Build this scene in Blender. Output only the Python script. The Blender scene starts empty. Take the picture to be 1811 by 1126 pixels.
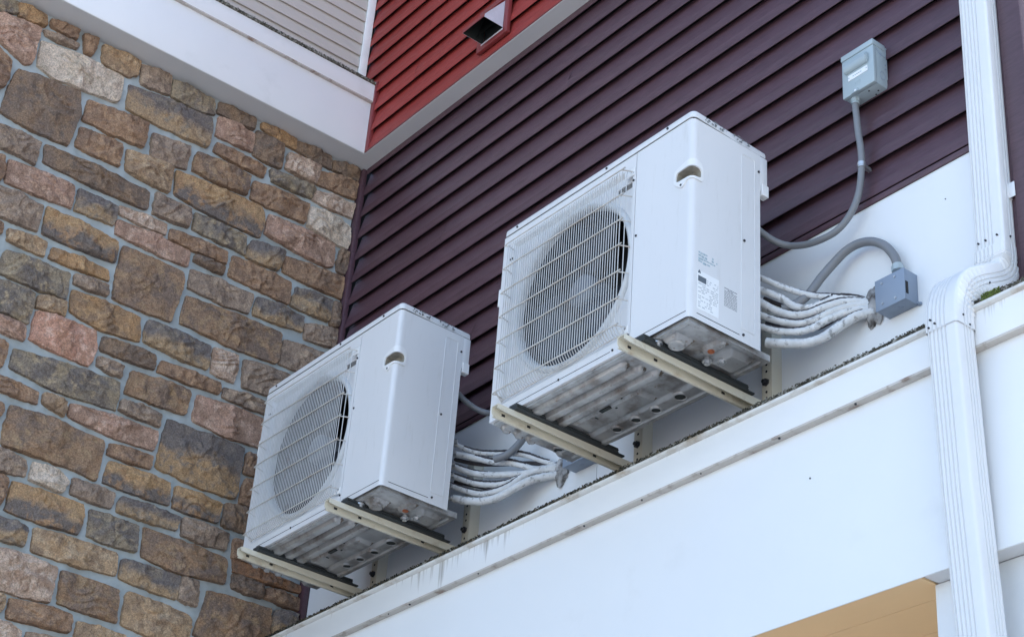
import bpy, bmesh, math, random
from mathutils import Vector, Matrix, noise
sc = bpy.context.scene
COL = sc.collection
R_ = math.radians

# ---------------------------------------------------------------- camera
cam_d = bpy.data.cameras.new('camera')
cam_d.sensor_width = 36.0
cam_d.lens = 36.0 * 3155.0 / 1811.0
cam_d.clip_start = 0.05
cam_d.clip_end = 800.0
cam = bpy.data.objects.new('camera', cam_d)
COL.objects.link(cam)
rx = Vector((0.6209126, 0.78073859, 0.07010561))
ry = Vector((-0.37146291, 0.37181224, -0.8507473))
rz = Vector((-0.69027737, 0.50219808, 0.52087833))
m = Matrix((rx, -ry, -rz)).transposed().to_4x4()
m.translation = Vector((4.2108812, -3.00617667, -2.74984235))
cam.matrix_world = m
sc.camera = cam

# ---------------------------------------------------------------- sky and sun: the walls stand in open shade, the sun is behind the building
SUN_DIR = Vector((-0.08, 0.70, 0.70)).normalized()      # towards the sun, behind the building
SUN_EL = math.asin(SUN_DIR.z)
SUN_AZ = math.atan2(SUN_DIR.x, SUN_DIR.y)
world = bpy.data.worlds.new('World')
sc.world = world
world.use_nodes = True
wn = world.node_tree
sky = wn.nodes.new('ShaderNodeTexSky')
sky.sky_type = 'NISHITA'
sky.sun_disc = False
sky.sun_elevation = SUN_EL
sky.sun_rotation = SUN_AZ
sky.altitude = 50
sky.air_density = 1.0
sky.dust_density = 2.0
sky.ozone_density = 1.0
bg = wn.nodes['Background']
bg.inputs['Strength'].default_value = 0.15
wn.links.new(sky.outputs['Color'], bg.inputs['Color'])
sun_d = bpy.data.lights.new('sun', 'SUN')
sun_d.energy = 2.6
sun_d.angle = R_(0.5)
sun_d.color = (1.0, 0.97, 0.93)
sun = bpy.data.objects.new('sun', sun_d)
sun.rotation_euler = SUN_DIR.to_track_quat('Z', 'Y').to_euler()
sun.location = (-2, -5, 9)
COL.objects.link(sun)
vs = sc.view_settings
vs.view_transform = 'Standard'
vs.look = 'None'
vs.exposure = 1.75
vs.gamma = 1.0
vs.use_curve_mapping = False

# ================================================================ helpers
def link(o, parent=None):
    COL.objects.link(o)
    if parent is not None:
        o.parent = parent
    return o

def tag(o, label=None, cat=None, group=None, kind=None):
    if label: o['label'] = label
    if cat: o['category'] = cat
    if group: o['group'] = group
    if kind: o['kind'] = kind
    return o

def thing(name, loc, label, cat, group=None):
    o = bpy.data.objects.new(name, None)
    o.empty_display_size = 0.1
    o.location = loc
    COL.objects.link(o)
    return tag(o, label, cat, group)

def wloc(o):
    v = Vector((0, 0, 0))
    while o is not None:
        v = v + o.location
        o = o.parent
    return v

def obj(name, bm, mat, parent=None, smooth=True, angle=35, recalc=True):
    """link one bmesh (world coordinates) as ONE mesh object"""
    if recalc:
        bmesh.ops.recalc_face_normals(bm, faces=bm.faces)
    if parent is not None:
        off = wloc(parent)
        bmesh.ops.translate(bm, verts=bm.verts, vec=-off)
    me = bpy.data.meshes.new(name)
    if smooth:
        lim = R_(angle)
        for e in bm.edges:
            if len(e.link_faces) == 2:
                try:
                    e.smooth = e.calc_face_angle() < lim
                except ValueError:
                    e.smooth = True
            else:
                e.smooth = False
        for f in bm.faces: f.smooth = True
    bm.to_mesh(me)
    bm.free()
    if isinstance(mat, (list, tuple)):
        for q in mat: me.materials.append(q)
    elif mat: me.materials.append(mat)
    o = bpy.data.objects.new(name, me)
    return link(o, parent)

def obj_split(name, bm, mat, parent=None, smooth=False, angle=35):
    """each loose piece of the bmesh becomes an object of its own"""
    bm.verts.ensure_lookup_table()
    seen = set(); out = []
    for v0 in bm.verts:
        if v0 in seen: continue
        st_ = [v0]; isl = []
        seen.add(v0)
        while st_:
            v = st_.pop(); isl.append(v)
            for e in v.link_edges:
                w = e.other_vert(v)
                if w not in seen: seen.add(w); st_.append(w)
        nb = bmesh.new(); mp_ = {v: nb.verts.new(v.co) for v in isl}
        fs = set(f for v in isl for f in v.link_faces)
        for f in fs: nb.faces.new([mp_[v] for v in f.verts])
        out.append(obj(name, nb, mat, parent, smooth, angle))
    bm.free()
    return out

def fill2d(outer, inner):
    """triangles between two closed (s, z) outlines, worked out in the flat"""
    tb = bmesh.new()
    A = [tb.verts.new((s, z, 0)) for s, z in outer]; B = [tb.verts.new((s, z, 0)) for s, z in inner]
    es = []
    for L_ in (A, B):
        for a, b in zip(L_, L_[1:] + L_[:1]): es.append(tb.edges.new((a, b)))
    bmesh.ops.triangle_fill(tb, use_beauty=True, use_dissolve=False, edges=es, normal=(0, 0, 1))
    ix = {v: i for i, v in enumerate(A + B)}
    n = len(A)
    tr = []
    def inside(x, y):
        c = False; j = len(inner) - 1
        for i in range(len(inner)):
            if (inner[i][1] > y) != (inner[j][1] > y) and x < (inner[j][0] - inner[i][0]) * (y - inner[i][1]) / (inner[j][1] - inner[i][1]) + inner[i][0]: c = not c
            j = i
        return c
    for f in tb.faces:
        m_ = f.calc_center_median()
        if not inside(m_.x, m_.y): tr.append([ix[v] for v in f.verts])
    tb.free()
    return tr

def copy_tree(o, parent=None):
    c = o.copy()
    COL.objects.link(c)
    c.parent = parent
    for ch in list(o.children):
        copy_tree(ch, c)
    return c

def NB(): return bmesh.new()

def box(bm, x0, x1, y0, y1, z0, z1, bev=0.0, seg=2):
    vs_ = [bm.verts.new((x, y, z)) for x in (x0, x1) for y in (y0, y1) for z in (z0, z1)]
    q = [(0, 1, 3, 2), (4, 6, 7, 5), (0, 4, 5, 1), (2, 3, 7, 6), (0, 2, 6, 4), (1, 5, 7, 3)]
    fs = [bm.faces.new([vs_[i] for i in f]) for f in q]
    if bev > 0:
        es = set()
        for f in fs:
            for e in f.edges: es.add(e)
        bmesh.ops.bevel(bm, geom=list(es), offset=bev, segments=seg, affect='EDGES', profile=0.5)

def prof_x(bm, pts, x0, x1, cap=True):
    """closed profile in (y,z) swept along x"""
    a = [bm.verts.new((x0, y, z)) for y, z in pts]
    b = [bm.verts.new((x1, y, z)) for y, z in pts]
    n = len(pts)
    for i in range(n):
        j = (i + 1) % n
        bm.faces.new((a[i], a[j], b[j], b[i]))
    if cap:
        bm.faces.new(a[::-1]); bm.faces.new(b)

def prof_y(bm, pts, y0, y1):
    """closed profile in (x,z) swept along y"""
    a = [bm.verts.new((x, y0, z)) for x, z in pts]
    b = [bm.verts.new((x, y1, z)) for x, z in pts]
    n = len(pts)
    for i in range(n):
        j = (i + 1) % n
        bm.faces.new((a[i], a[j], b[j], b[i]))
    bm.faces.new(a[::-1]); bm.faces.new(b)

def smooth_path(pts, per=8):
    P = [Vector(p) for p in pts]
    out = []
    for i in range(len(P) - 1):
        p0 = P[i - 1] if i > 0 else P[i] * 2 - P[i + 1]
        p1, p2 = P[i], P[i + 1]
        p3 = P[i + 2] if i + 2 < len(P) else P[i + 1] * 2 - P[i]
        for k in range(per):
            t = k / per
            out.append(0.5 * ((2 * p1) + (p2 - p0) * t + (2 * p0 - 5 * p1 + 4 * p2 - p3) * t * t + (3 * p1 - p0 - 3 * p2 + p3) * t ** 3))
    out.append(P[-1])
    return out

def tube(bm, path, r, segs=8, cap=True, rf=None):
    path = [Vector(p) for p in path]
    n = len(path)
    rings = []
    up = None
    for i, p in enumerate(path):
        t = (path[min(i + 1, n - 1)] - path[max(i - 1, 0)])
        t = t.normalized() if t.length > 1e-9 else Vector((0, 0, 1))
        if up is None:
            up = Vector((0, 0, 1)) if abs(t.z) < 0.9 else Vector((1, 0, 0))
        u = (up - t * up.dot(t)).normalized()
        v = t.cross(u)
        up = u
        ring = []
        for k in range(segs):
            a = 2 * math.pi * k / segs
            rr = rf(i, k, a) if rf else r
            ring.append(bm.verts.new(p + (u * math.cos(a) + v * math.sin(a)) * rr))
        rings.append(ring)
    for a, b in zip(rings, rings[1:]):
        for k in range(segs):
            j = (k + 1) % segs
            bm.faces.new((a[k], a[j], b[j], b[k]))
    if cap:
        bm.faces.new(rings[0][::-1]); bm.faces.new(rings[-1])

def cyl(bm, p0, p1, r, segs=12):
    tube(bm, [p0, p1], r, segs)

def lathe_y(bm, cx, cz, prof, segs=64, cap_last=False):
    """profile [(r, y)] revolved about the y axis through (cx,cz)"""
    rings = []
    for r, y in prof:
        rings.append([bm.verts.new((cx + r * math.cos(2 * math.pi * k / segs), y, cz + r * math.sin(2 * math.pi * k / segs))) for k in range(segs)])
    for a, b in zip(rings, rings[1:]):
        for k in range(segs):
            j = (k + 1) % segs
            bm.faces.new((a[k], a[j], b[j], b[k]))
    if cap_last:
        bm.faces.new(rings[-1])

# ================================================================ materials
def mk(name, col, rough=0.5, var=0.08, vscale=3.0, bump=0.0, bscale=80.0, metal=0.0, spec=0.5,
       tint=None, tint_amt=0.0, tint_scale=6.0, tint_lo=0.55, tint_hi=0.7, stretch=(1, 1, 1), orand=0.0, speck=0.0, speck_scale=150.0, speck_col=(0.05, 0.045, 0.04)):
    M = bpy.data.materials.new(name)
    M.use_nodes = True
    nt = M.node_tree
    N = nt.nodes; L = nt.links
    b = N['Principled BSDF']
    b.inputs['Roughness'].default_value = rough
    b.inputs['Metallic'].default_value = metal
    b.inputs['Specular IOR Level'].default_value = spec
    geo = N.new('ShaderNodeNewGeometry')
    mp = N.new('ShaderNodeMapping')
    mp.inputs['Scale'].default_value = stretch
    L.new(geo.outputs['Position'], mp.inputs['Vector'])
    def nz(scale, detail=4, rgh=0.55):
        t = N.new('ShaderNodeTexNoise')
        t.inputs['Scale'].default_value = scale
        t.inputs['Detail'].default_value = detail
        t.inputs['Roughness'].default_value = rgh
        L.new(mp.outputs['Vector'], t.inputs['Vector'])
        return t.outputs['Fac']
    def mix(fac, a, bb):
        x = N.new('ShaderNodeMix'); x.data_type = 'RGBA'
        if isinstance(fac, float): x.inputs[0].default_value = fac
        else: L.new(fac, x.inputs[0])
        for s, i in ((a, 6), (bb, 7)):
            if isinstance(s, tuple): x.inputs[i].default_value = (*s, 1)
            else: L.new(s, x.inputs[i])
        return x.outputs[2]
    def ramp(src, lo, hi, v0=0.0, v1=1.0):
        r = N.new('ShaderNodeMapRange')
        r.inputs[1].default_value = lo; r.inputs[2].default_value = hi
        r.inputs[3].default_value = v0; r.inputs[4].default_value = v1
        L.new(src, r.inputs[0])
        return r.outputs[0]
    lo = tuple(c * (1 - var) for c in col); hi = tuple(min(1, c * (1 + var)) for c in col)
    c = mix(ramp(nz(vscale), 0.3, 0.7), lo, hi)
    if tint:
        c = mix(ramp(nz(tint_scale, 6, 0.62), tint_lo, tint_hi, 0.0, tint_amt), c, tint)
    if speck:
        c = mix(ramp(nz(speck_scale, 3), 0.66, 0.72, 0.0, speck), c, speck_col)
    if orand:
        oi = N.new('ShaderNodeObjectInfo')
        rr_ = ramp(oi.outputs['Random'], 0, 1, 1 - orand, 1 + orand)
        hs = N.new('ShaderNodeHueSaturation'); L.new(rr_, hs.inputs['Value']); L.new(c, hs.inputs['Color'])
        c = hs.outputs['Color']
    L.new(c, b.inputs['Base Color'])
    if bump:
        bp_ = N.new('ShaderNodeBump')
        bp_.inputs['Strength'].default_value = bump
        bp_.inputs['Distance'].default_value = 0.004
        L.new(nz(bscale, 6, 0.6), bp_.inputs['Height'])
        L.new(bp_.outputs['Normal'], b.inputs['Normal'])
    return M

def stone_mat(name, c1, c2, c3, split=False):
    """three tones of one stone mixed by noise; split = the lower tone shows towards the foot of the block"""
    M = bpy.data.materials.new(name); M.use_nodes = True
    nt = M.node_tree; N = nt.nodes; L = nt.links
    b = N['Principled BSDF']; b.inputs['Roughness'].default_value = 0.93
    b.inputs['Specular IOR Level'].default_value = 0.15
    geo = N.new('ShaderNodeNewGeometry')
    oi = N.new('ShaderNodeObjectInfo')
    sh = N.new('ShaderNodeVectorMath'); sh.operation = 'MULTIPLY_ADD'
    L.new(oi.outputs['Random'], sh.inputs[0]); sh.inputs[1].default_value = (37, 53, 71)
    L.new(geo.outputs['Position'], sh.inputs[2])
    def nz(scale, detail, rgh=0.6, dist=0.0):
        t = N.new('ShaderNodeTexNoise'); t.inputs['Scale'].default_value = scale
        t.inputs['Detail'].default_value = detail; t.inputs['Roughness'].default_value = rgh
        t.inputs['Distortion'].default_value = dist
        L.new(sh.outputs[0], t.inputs['Vector']); return t.outputs['Fac']
    def rg(src, lo, hi, a=0.0, z=1.0):
        r = N.new('ShaderNodeMapRange'); r.inputs[1].default_value = lo; r.inputs[2].default_value = hi
        r.inputs[3].default_value = a; r.inputs[4].default_value = z
        L.new(src, r.inputs[0]); return r.outputs[0]
    def mix(f, a, z, mode='MIX'):
        x = N.new('ShaderNodeMix'); x.data_type = 'RGBA'; x.blend_type = mode
        if isinstance(f, float): x.inputs[0].default_value = f
        else: L.new(f, x.inputs[0])
        for s, i in ((a, 6), (z, 7)):
            if isinstance(s, tuple): x.inputs[i].default_value = (*s, 1)
            else: L.new(s, x.inputs[i])
        return x.outputs[2]
    big = nz(9, 3, 0.55, 0.6)
    if split:
        tc = N.new('ShaderNodeTexCoord')
        sx = N.new('ShaderNodeSeparateXYZ'); L.new(tc.outputs['Generated'], sx.inputs[0])
        ad = N.new('ShaderNodeMath'); ad.operation = 'MULTIPLY_ADD'
        L.new(big, ad.inputs[0]); ad.inputs[1].default_value = -1.1; L.new(sx.outputs['Z'], ad.inputs[2])
        f1 = rg(ad.outputs[0], -0.22, 0.08)
    else:
        f1 = rg(big, 0.42, 0.6)
    c = mix(f1, c2, c1)
    c = mix(rg(nz(22, 4, 0.6, 0.4), 0.5, 0.66), c, c3)
    # grain: fine light and dark mineral flecks
    c = mix(0.85, c, mix(rg(nz(150, 5, 0.75), 0.3, 0.7), (0.42, 0.40, 0.38), (1.50, 1.48, 1.44)), 'MULTIPLY')
    c = mix(rg(nz(70, 4, 0.65), 0.62, 0.75, 0, 0.35), c, (0.40, 0.36, 0.31))
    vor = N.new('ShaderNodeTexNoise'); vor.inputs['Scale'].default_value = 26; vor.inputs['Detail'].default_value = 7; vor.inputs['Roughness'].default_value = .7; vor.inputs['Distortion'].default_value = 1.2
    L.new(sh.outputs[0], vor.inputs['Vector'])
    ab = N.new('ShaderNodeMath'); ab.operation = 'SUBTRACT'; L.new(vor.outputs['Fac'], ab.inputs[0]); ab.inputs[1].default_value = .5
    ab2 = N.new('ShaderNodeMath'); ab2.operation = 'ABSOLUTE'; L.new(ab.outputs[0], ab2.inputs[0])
    c = mix(rg(ab2.outputs[0], .0, .022, .55, 0.0), c, (.055, .045, .038))  # dark crevice shade painted along thin noise lines
    L.new(c, b.inputs['Base Color'])
    bm1 = N.new('ShaderNodeBump'); bm1.inputs['Strength'].default_value = 1.0; bm1.inputs['Distance'].default_value = 0.016
    L.new(nz(42, 9, 0.70, 0.3), bm1.inputs['Height'])
    L.new(bm1.outputs['Normal'], b.inputs['Normal'])
    return M

K = 1.68
def s3(*c):
    avg = (.265, .180, .120)
    return tuple(min(.8, K * (.80 * v + .20 * a)) for v, a in zip(c, avg))
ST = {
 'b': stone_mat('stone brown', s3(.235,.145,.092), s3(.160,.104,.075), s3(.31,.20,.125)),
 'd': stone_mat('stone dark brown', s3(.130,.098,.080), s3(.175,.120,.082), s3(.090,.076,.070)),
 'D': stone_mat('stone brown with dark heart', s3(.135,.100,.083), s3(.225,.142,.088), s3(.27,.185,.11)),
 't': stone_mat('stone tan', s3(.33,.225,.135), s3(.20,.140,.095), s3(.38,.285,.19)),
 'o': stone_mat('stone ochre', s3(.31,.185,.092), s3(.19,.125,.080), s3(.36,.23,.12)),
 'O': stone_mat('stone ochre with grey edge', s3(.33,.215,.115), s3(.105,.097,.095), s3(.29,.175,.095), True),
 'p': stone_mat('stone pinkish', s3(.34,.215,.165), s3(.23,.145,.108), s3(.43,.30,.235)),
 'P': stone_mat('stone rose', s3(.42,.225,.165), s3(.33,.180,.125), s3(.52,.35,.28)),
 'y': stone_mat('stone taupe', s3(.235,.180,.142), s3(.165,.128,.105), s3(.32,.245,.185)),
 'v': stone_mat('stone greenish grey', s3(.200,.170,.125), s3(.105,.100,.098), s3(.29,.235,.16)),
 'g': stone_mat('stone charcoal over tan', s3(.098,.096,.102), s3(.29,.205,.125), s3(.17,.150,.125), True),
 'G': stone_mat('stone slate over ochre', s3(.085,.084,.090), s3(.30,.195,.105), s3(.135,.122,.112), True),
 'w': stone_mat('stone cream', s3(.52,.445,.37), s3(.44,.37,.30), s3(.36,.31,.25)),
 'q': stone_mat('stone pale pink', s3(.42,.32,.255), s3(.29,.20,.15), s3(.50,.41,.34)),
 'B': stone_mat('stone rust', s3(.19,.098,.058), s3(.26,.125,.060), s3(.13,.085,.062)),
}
M_mortar = mk('mortar', (.39, .43, .435), .95, .16, 9, .6, 160, tint=(.27,.30,.30), tint_amt=.7, tint_scale=14, tint_lo=.5, tint_hi=.7)
M_purple = mk('plum vinyl siding', (.092, .047, .060), .42, .10, 2.2, .3, 240, spec=.50, stretch=(.25, 1, 1.6), tint=(.063,.031,.039), tint_amt=.7, tint_scale=55, tint_lo=.42, tint_hi=.66, orand=.09)
M_red = mk('red vinyl siding', (.32, .046, .038), .5, .08, 2.4, .26, 240, spec=.26, stretch=(.25, 1, 1.6), tint=(.22,.030,.026), tint_amt=.6, tint_scale=55, tint_lo=.42, tint_hi=.66, orand=.07)
M_cream = mk('cream vinyl siding', (.56, .51, .46), .5, .05, 2.4, .2, 240, stretch=(1, .25, 1.6))
M_redtrim = mk('red painted trim', (.215, .036, .036), .45, .08, 6)
M_white = mk('white painted trim', (.87, .87, .865), .42, .03, 1.6, .05, 120, tint=(.62,.62,.60), tint_amt=.35, tint_scale=3.5, tint_lo=.58, tint_hi=.75)
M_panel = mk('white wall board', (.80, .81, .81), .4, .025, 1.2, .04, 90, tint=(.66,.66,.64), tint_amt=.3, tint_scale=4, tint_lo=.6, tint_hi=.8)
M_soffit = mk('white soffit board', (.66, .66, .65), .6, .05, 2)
M_unit = mk('white powder coated steel', (.665, .665, .665), .34, .025, 2, .10, 5, stretch=(1, 1, .16), tint=(.50,.49,.46), tint_amt=.40, tint_scale=42, tint_lo=.56, tint_hi=.78)
M_unit2 = mk('white plastic of handle', (.74, .74, .73), .38, .03, 4)
M_cross = mk('weathered cross wire', (.54, .52, .48), .5, .1, 20, tint=(.32,.23,.16), tint_amt=.5, tint_scale=14, tint_lo=.5, tint_hi=.68)
M_wire = mk('white coated grille wire', (.52, .52, .51), .4, .06, 20, tint=(.30,.23,.18), tint_amt=.5, tint_scale=14, tint_lo=.60, tint_hi=.72)
M_dark = mk('dark gap', (.012, .012, .014), .7, .1, 5)
M_fan = mk('dark grey blades and tunnel shade', (.018, .020, .026), .4, .1, 8)
M_hub = mk('grey fan hub', (.16, .175, .20), .4, .05, 8)
M_bell = mk('light grey fan shroud', (.60, .615, .62), .42, .05, 5, tint=(.34,.32,.29), tint_amt=.5, tint_scale=9)
M_coil = mk('dusty coil', (.010, .011, .013), .8, .3, 60)
M_pan = mk('galvanised base pan', (.40, .395, .385), .36, .14, 9, .08, 60, metal=.45, tint=(.13,.10,.078), tint_amt=.75, tint_scale=11, tint_lo=.48, tint_hi=.66, speck=.6, speck_scale=45, speck_col=(.16,.085,.045))
M_steel = mk('zinc plated steel', (.55, .56, .57), .35, .08, 20, metal=.8)
M_rust = mk('rusty plug', (.30, .085, .03), .9, .3, 90)
M_bracket = mk('cream painted bracket steel', (.62, .575, .46), .5, .05, 5, .04, 90, tint=(.30,.19,.085), tint_amt=.6, tint_scale=13, tint_lo=.58, tint_hi=.74)
M_rubber = mk('black rubber rail', (.026, .030, .030), .7, .2, 30, .1, 120)
M_bolt = mk('dark bolt', (.05, .05, .055), .5, .2, 40, metal=.6)
M_conduit = mk('grey flexible conduit', (.20, .205, .215), .48, .06, 10, .1, 150)
M_gbox = mk('blue grey painted steel box', (.36, .43, .455), .42, .04, 6, .04, 150)
M_jbox = mk('slate blue junction box', (.235, .285, .36), .42, .05, 6, .04, 150)
M_plate = mk('white printed label', (.80, .81, .81), .45, .03, 10)
M_ink = mk('grey print', (.10, .12, .14), .6, .1, 30)
M_ink2 = mk('faded blue grey print', (.33, .42, .46), .6, .3, 160)
M_ink3 = mk('faint print', (.40, .42, .44), .6, .3, 160)
M_pipe = mk('white tape wrapped pipe insulation', (.66, .66, .65), .6, .12, 30, 1.0, 45, tint=(.22,.21,.20), tint_amt=.8, tint_scale=44, tint_lo=.555, tint_hi=.66)
M_foam_shade = mk('black foam and pipe gap shade', (.055, .050, .055), .9, .3, 40, .8, 90)
M_seal = mk('dirty wall sealant', (.36, .35, .34), .9, .35, 22, 1.0, 60, tint=(.06,.05,.045), tint_amt=.85, tint_scale=24, tint_lo=.46, tint_hi=.6)
M_spout = mk('white downspout', (.74, .745, .745), .33, .02, 2)
M_moss = mk('moss and grime', (.075, .070, .052), .95, .6, 30, .6, 200, tint=(.36,.35,.31), tint_amt=.95, tint_scale=85, tint_lo=.52, tint_hi=.58, speck=.9, speck_scale=45, speck_col=(.018,.016,.012))
M_mossdark = mk('dark moss', (.030, .028, .018), .95, .6, 30, .6, 200, tint=(.17,.12,.06), tint_amt=.9, tint_scale=70, tint_lo=.54, tint_hi=.62, speck=.9, speck_scale=40, speck_col=(.010,.009,.007))
M_drip = mk('stained drip edge', (.70, .69, .66), .45, .06, 3, tint=(.30,.20,.10), tint_amt=.8, tint_scale=9, tint_lo=.50, tint_hi=.70, stretch=(1, 1, 3))
M_panslope = mk('brown bead slopes of base pan', (.15, .115, .085), .7, .25, 20, .1, 60, metal=.1)
M_green = mk('bright moss', (.115, .16, .035), .95, .4, 60, .6, 200)
M_tan = mk('tan ceiling board', (.86, .60, .33), .6, .05, 3, .1, 60, stretch=(.3, 1, 1))
M_galv = mk('bare sheet metal', (.66, .66, .72), .38, .10, 14, metal=.1)
M_ground = mk('pale concrete paving', (.42, .41, .39), .9, .12, .8, .2, 20)
M_black = mk('black for holes and hood shade', (.02, .024, .022), .8, .2, 9)

def streaked(name, base, ztop, depth, strength):
    """white trim with rust-brown run-off below its upper edge"""
    M = mk(name, base, .42, .03, 1.6, .05, 120)
    nt = M.node_tree; N = nt.nodes; L = nt.links
    b = N['Principled BSDF']
    src = b.inputs['Base Color'].links[0].from_socket
    geo = N.new('ShaderNodeNewGeometry')
    mp = N.new('ShaderNodeMapping'); mp.inputs['Scale'].default_value = (60, 3, 2.2)
    L.new(geo.outputs['Position'], mp.inputs['Vector'])
    t = N.new('ShaderNodeTexNoise'); t.inputs['Scale'].default_value = 1.0; t.inputs['Detail'].default_value = 3
    L.new(mp.outputs['Vector'], t.inputs['Vector'])
    sx = N.new('ShaderNodeSeparateXYZ'); L.new(geo.outputs['Position'], sx.inputs[0])
    r = N.new('ShaderNodeMapRange'); r.inputs[1].default_value = ztop - depth; r.inputs[2].default_value = ztop
    r.inputs[3].default_value = 0.0; r.inputs[4].default_value = 0.21
    L.new(sx.outputs['Z'], r.inputs[0])
    t2 = N.new('ShaderNodeTexNoise'); t2.inputs['Scale'].default_value = 1.7; t2.inputs['Detail'].default_value = 2
    L.new(geo.outputs['Position'], t2.inputs['Vector'])
    r2 = N.new('ShaderNodeMapRange'); r2.inputs[1].default_value = .44; r2.inputs[2].default_value = .66; r2.inputs[3].default_value = -.17; r2.inputs[4].default_value = .08
    L.new(t2.outputs['Fac'], r2.inputs[0])
    a0 = N.new('ShaderNodeMath'); a0.operation = 'ADD'; L.new(t.outputs['Fac'], a0.inputs[0]); L.new(r.outputs[0], a0.inputs[1])
    a1 = N.new('ShaderNodeMath'); a1.operation = 'ADD'; L.new(a0.outputs[0], a1.inputs[0]); L.new(r2.outputs[0], a1.inputs[1])
    r3 = N.new('ShaderNodeMapRange'); r3.inputs[1].default_value = .70; r3.inputs[2].default_value = .90; r3.inputs[3].default_value = 0; r3.inputs[4].default_value = strength
    L.new(a1.outputs[0], r3.inputs[0])
    x = N.new('ShaderNodeMix'); x.data_type = 'RGBA'
    L.new(r3.outputs[0], x.inputs[0]); L.new(src, x.inputs[6]); x.inputs[7].default_value = (.27, .235, .19, 1)
    L.new(x.outputs[2], b.inputs['Base Color'])
    return M
M_band = streaked('weathered white band', (.79, .79, .78), -.178, .10, .75)
M_lip = mk('stained lip', (.55, .51, .46), .6, .1, 6, .1, 60, tint=(.20,.125,.08), tint_amt=.8, tint_scale=16, tint_lo=.52, tint_hi=.68)

# ================================================================ ground
bm = NB()
box(bm, -200, 200, -300, 200, -4.45, -4.35)
tag(obj('ground', bm, M_ground, smooth=False), 'pale concrete ground below the building', None, None, 'structure')

# ================================================================ stone wall
wall = thing('stone_wall', (-2.02, -0.9, -4.35), 'rough brown and grey stone wall on the left under the white eave', 'wall')
bm = NB()
box(bm, -2.35, -2.0345, -2.55, .530, -4.34, 2.366)
ny_, nz_ = 150, 190
GV = [[bm.verts.new((-2.0235 + .0055 * noise.noise(Vector((i * .31, j * .31, 2))) + .0035 * noise.noise(Vector((i * .9, j * .9, 5))), -2.2 + 2.7295 * i / ny_, -1.0 + 3.365 * j / nz_)) for j in range(nz_ + 1)] for i in range(ny_ + 1)]
for i in range(ny_):
    for j in range(nz_):
        bm.faces.new((GV[i][j], GV[i + 1][j], GV[i + 1][j + 1], GV[i][j + 1]))
o = obj('mortar', bm, M_mortar, wall, smooth=True, angle=50)

def resample(pts, n):
    P = [Vector((a, b)) for a, b in pts]
    L = [(P[i] - P[(i + 1) % len(P)]).length for i in range(len(P))]
    tot = sum(L); out = []
    i = 0; acc = 0.0
    for k in range(n):
        d = tot * k / n
        while acc + L[i] < d:
            acc += L[i]; i += 1
        t = (d - acc) / max(L[i], 1e-9)
        out.append(P[i].lerp(P[(i + 1) % len(P)], t))
    return out

def chaikin(P, it=2, q=.22):
    for _ in range(it):
        o_ = []
        for i in range(len(P)):
            a = Vector(P[i]); b = Vector(P[(i + 1) % len(P)])
            o_ += [a.lerp(b, q), a.lerp(b, 1 - q)]
        P = o_
    return P

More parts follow.
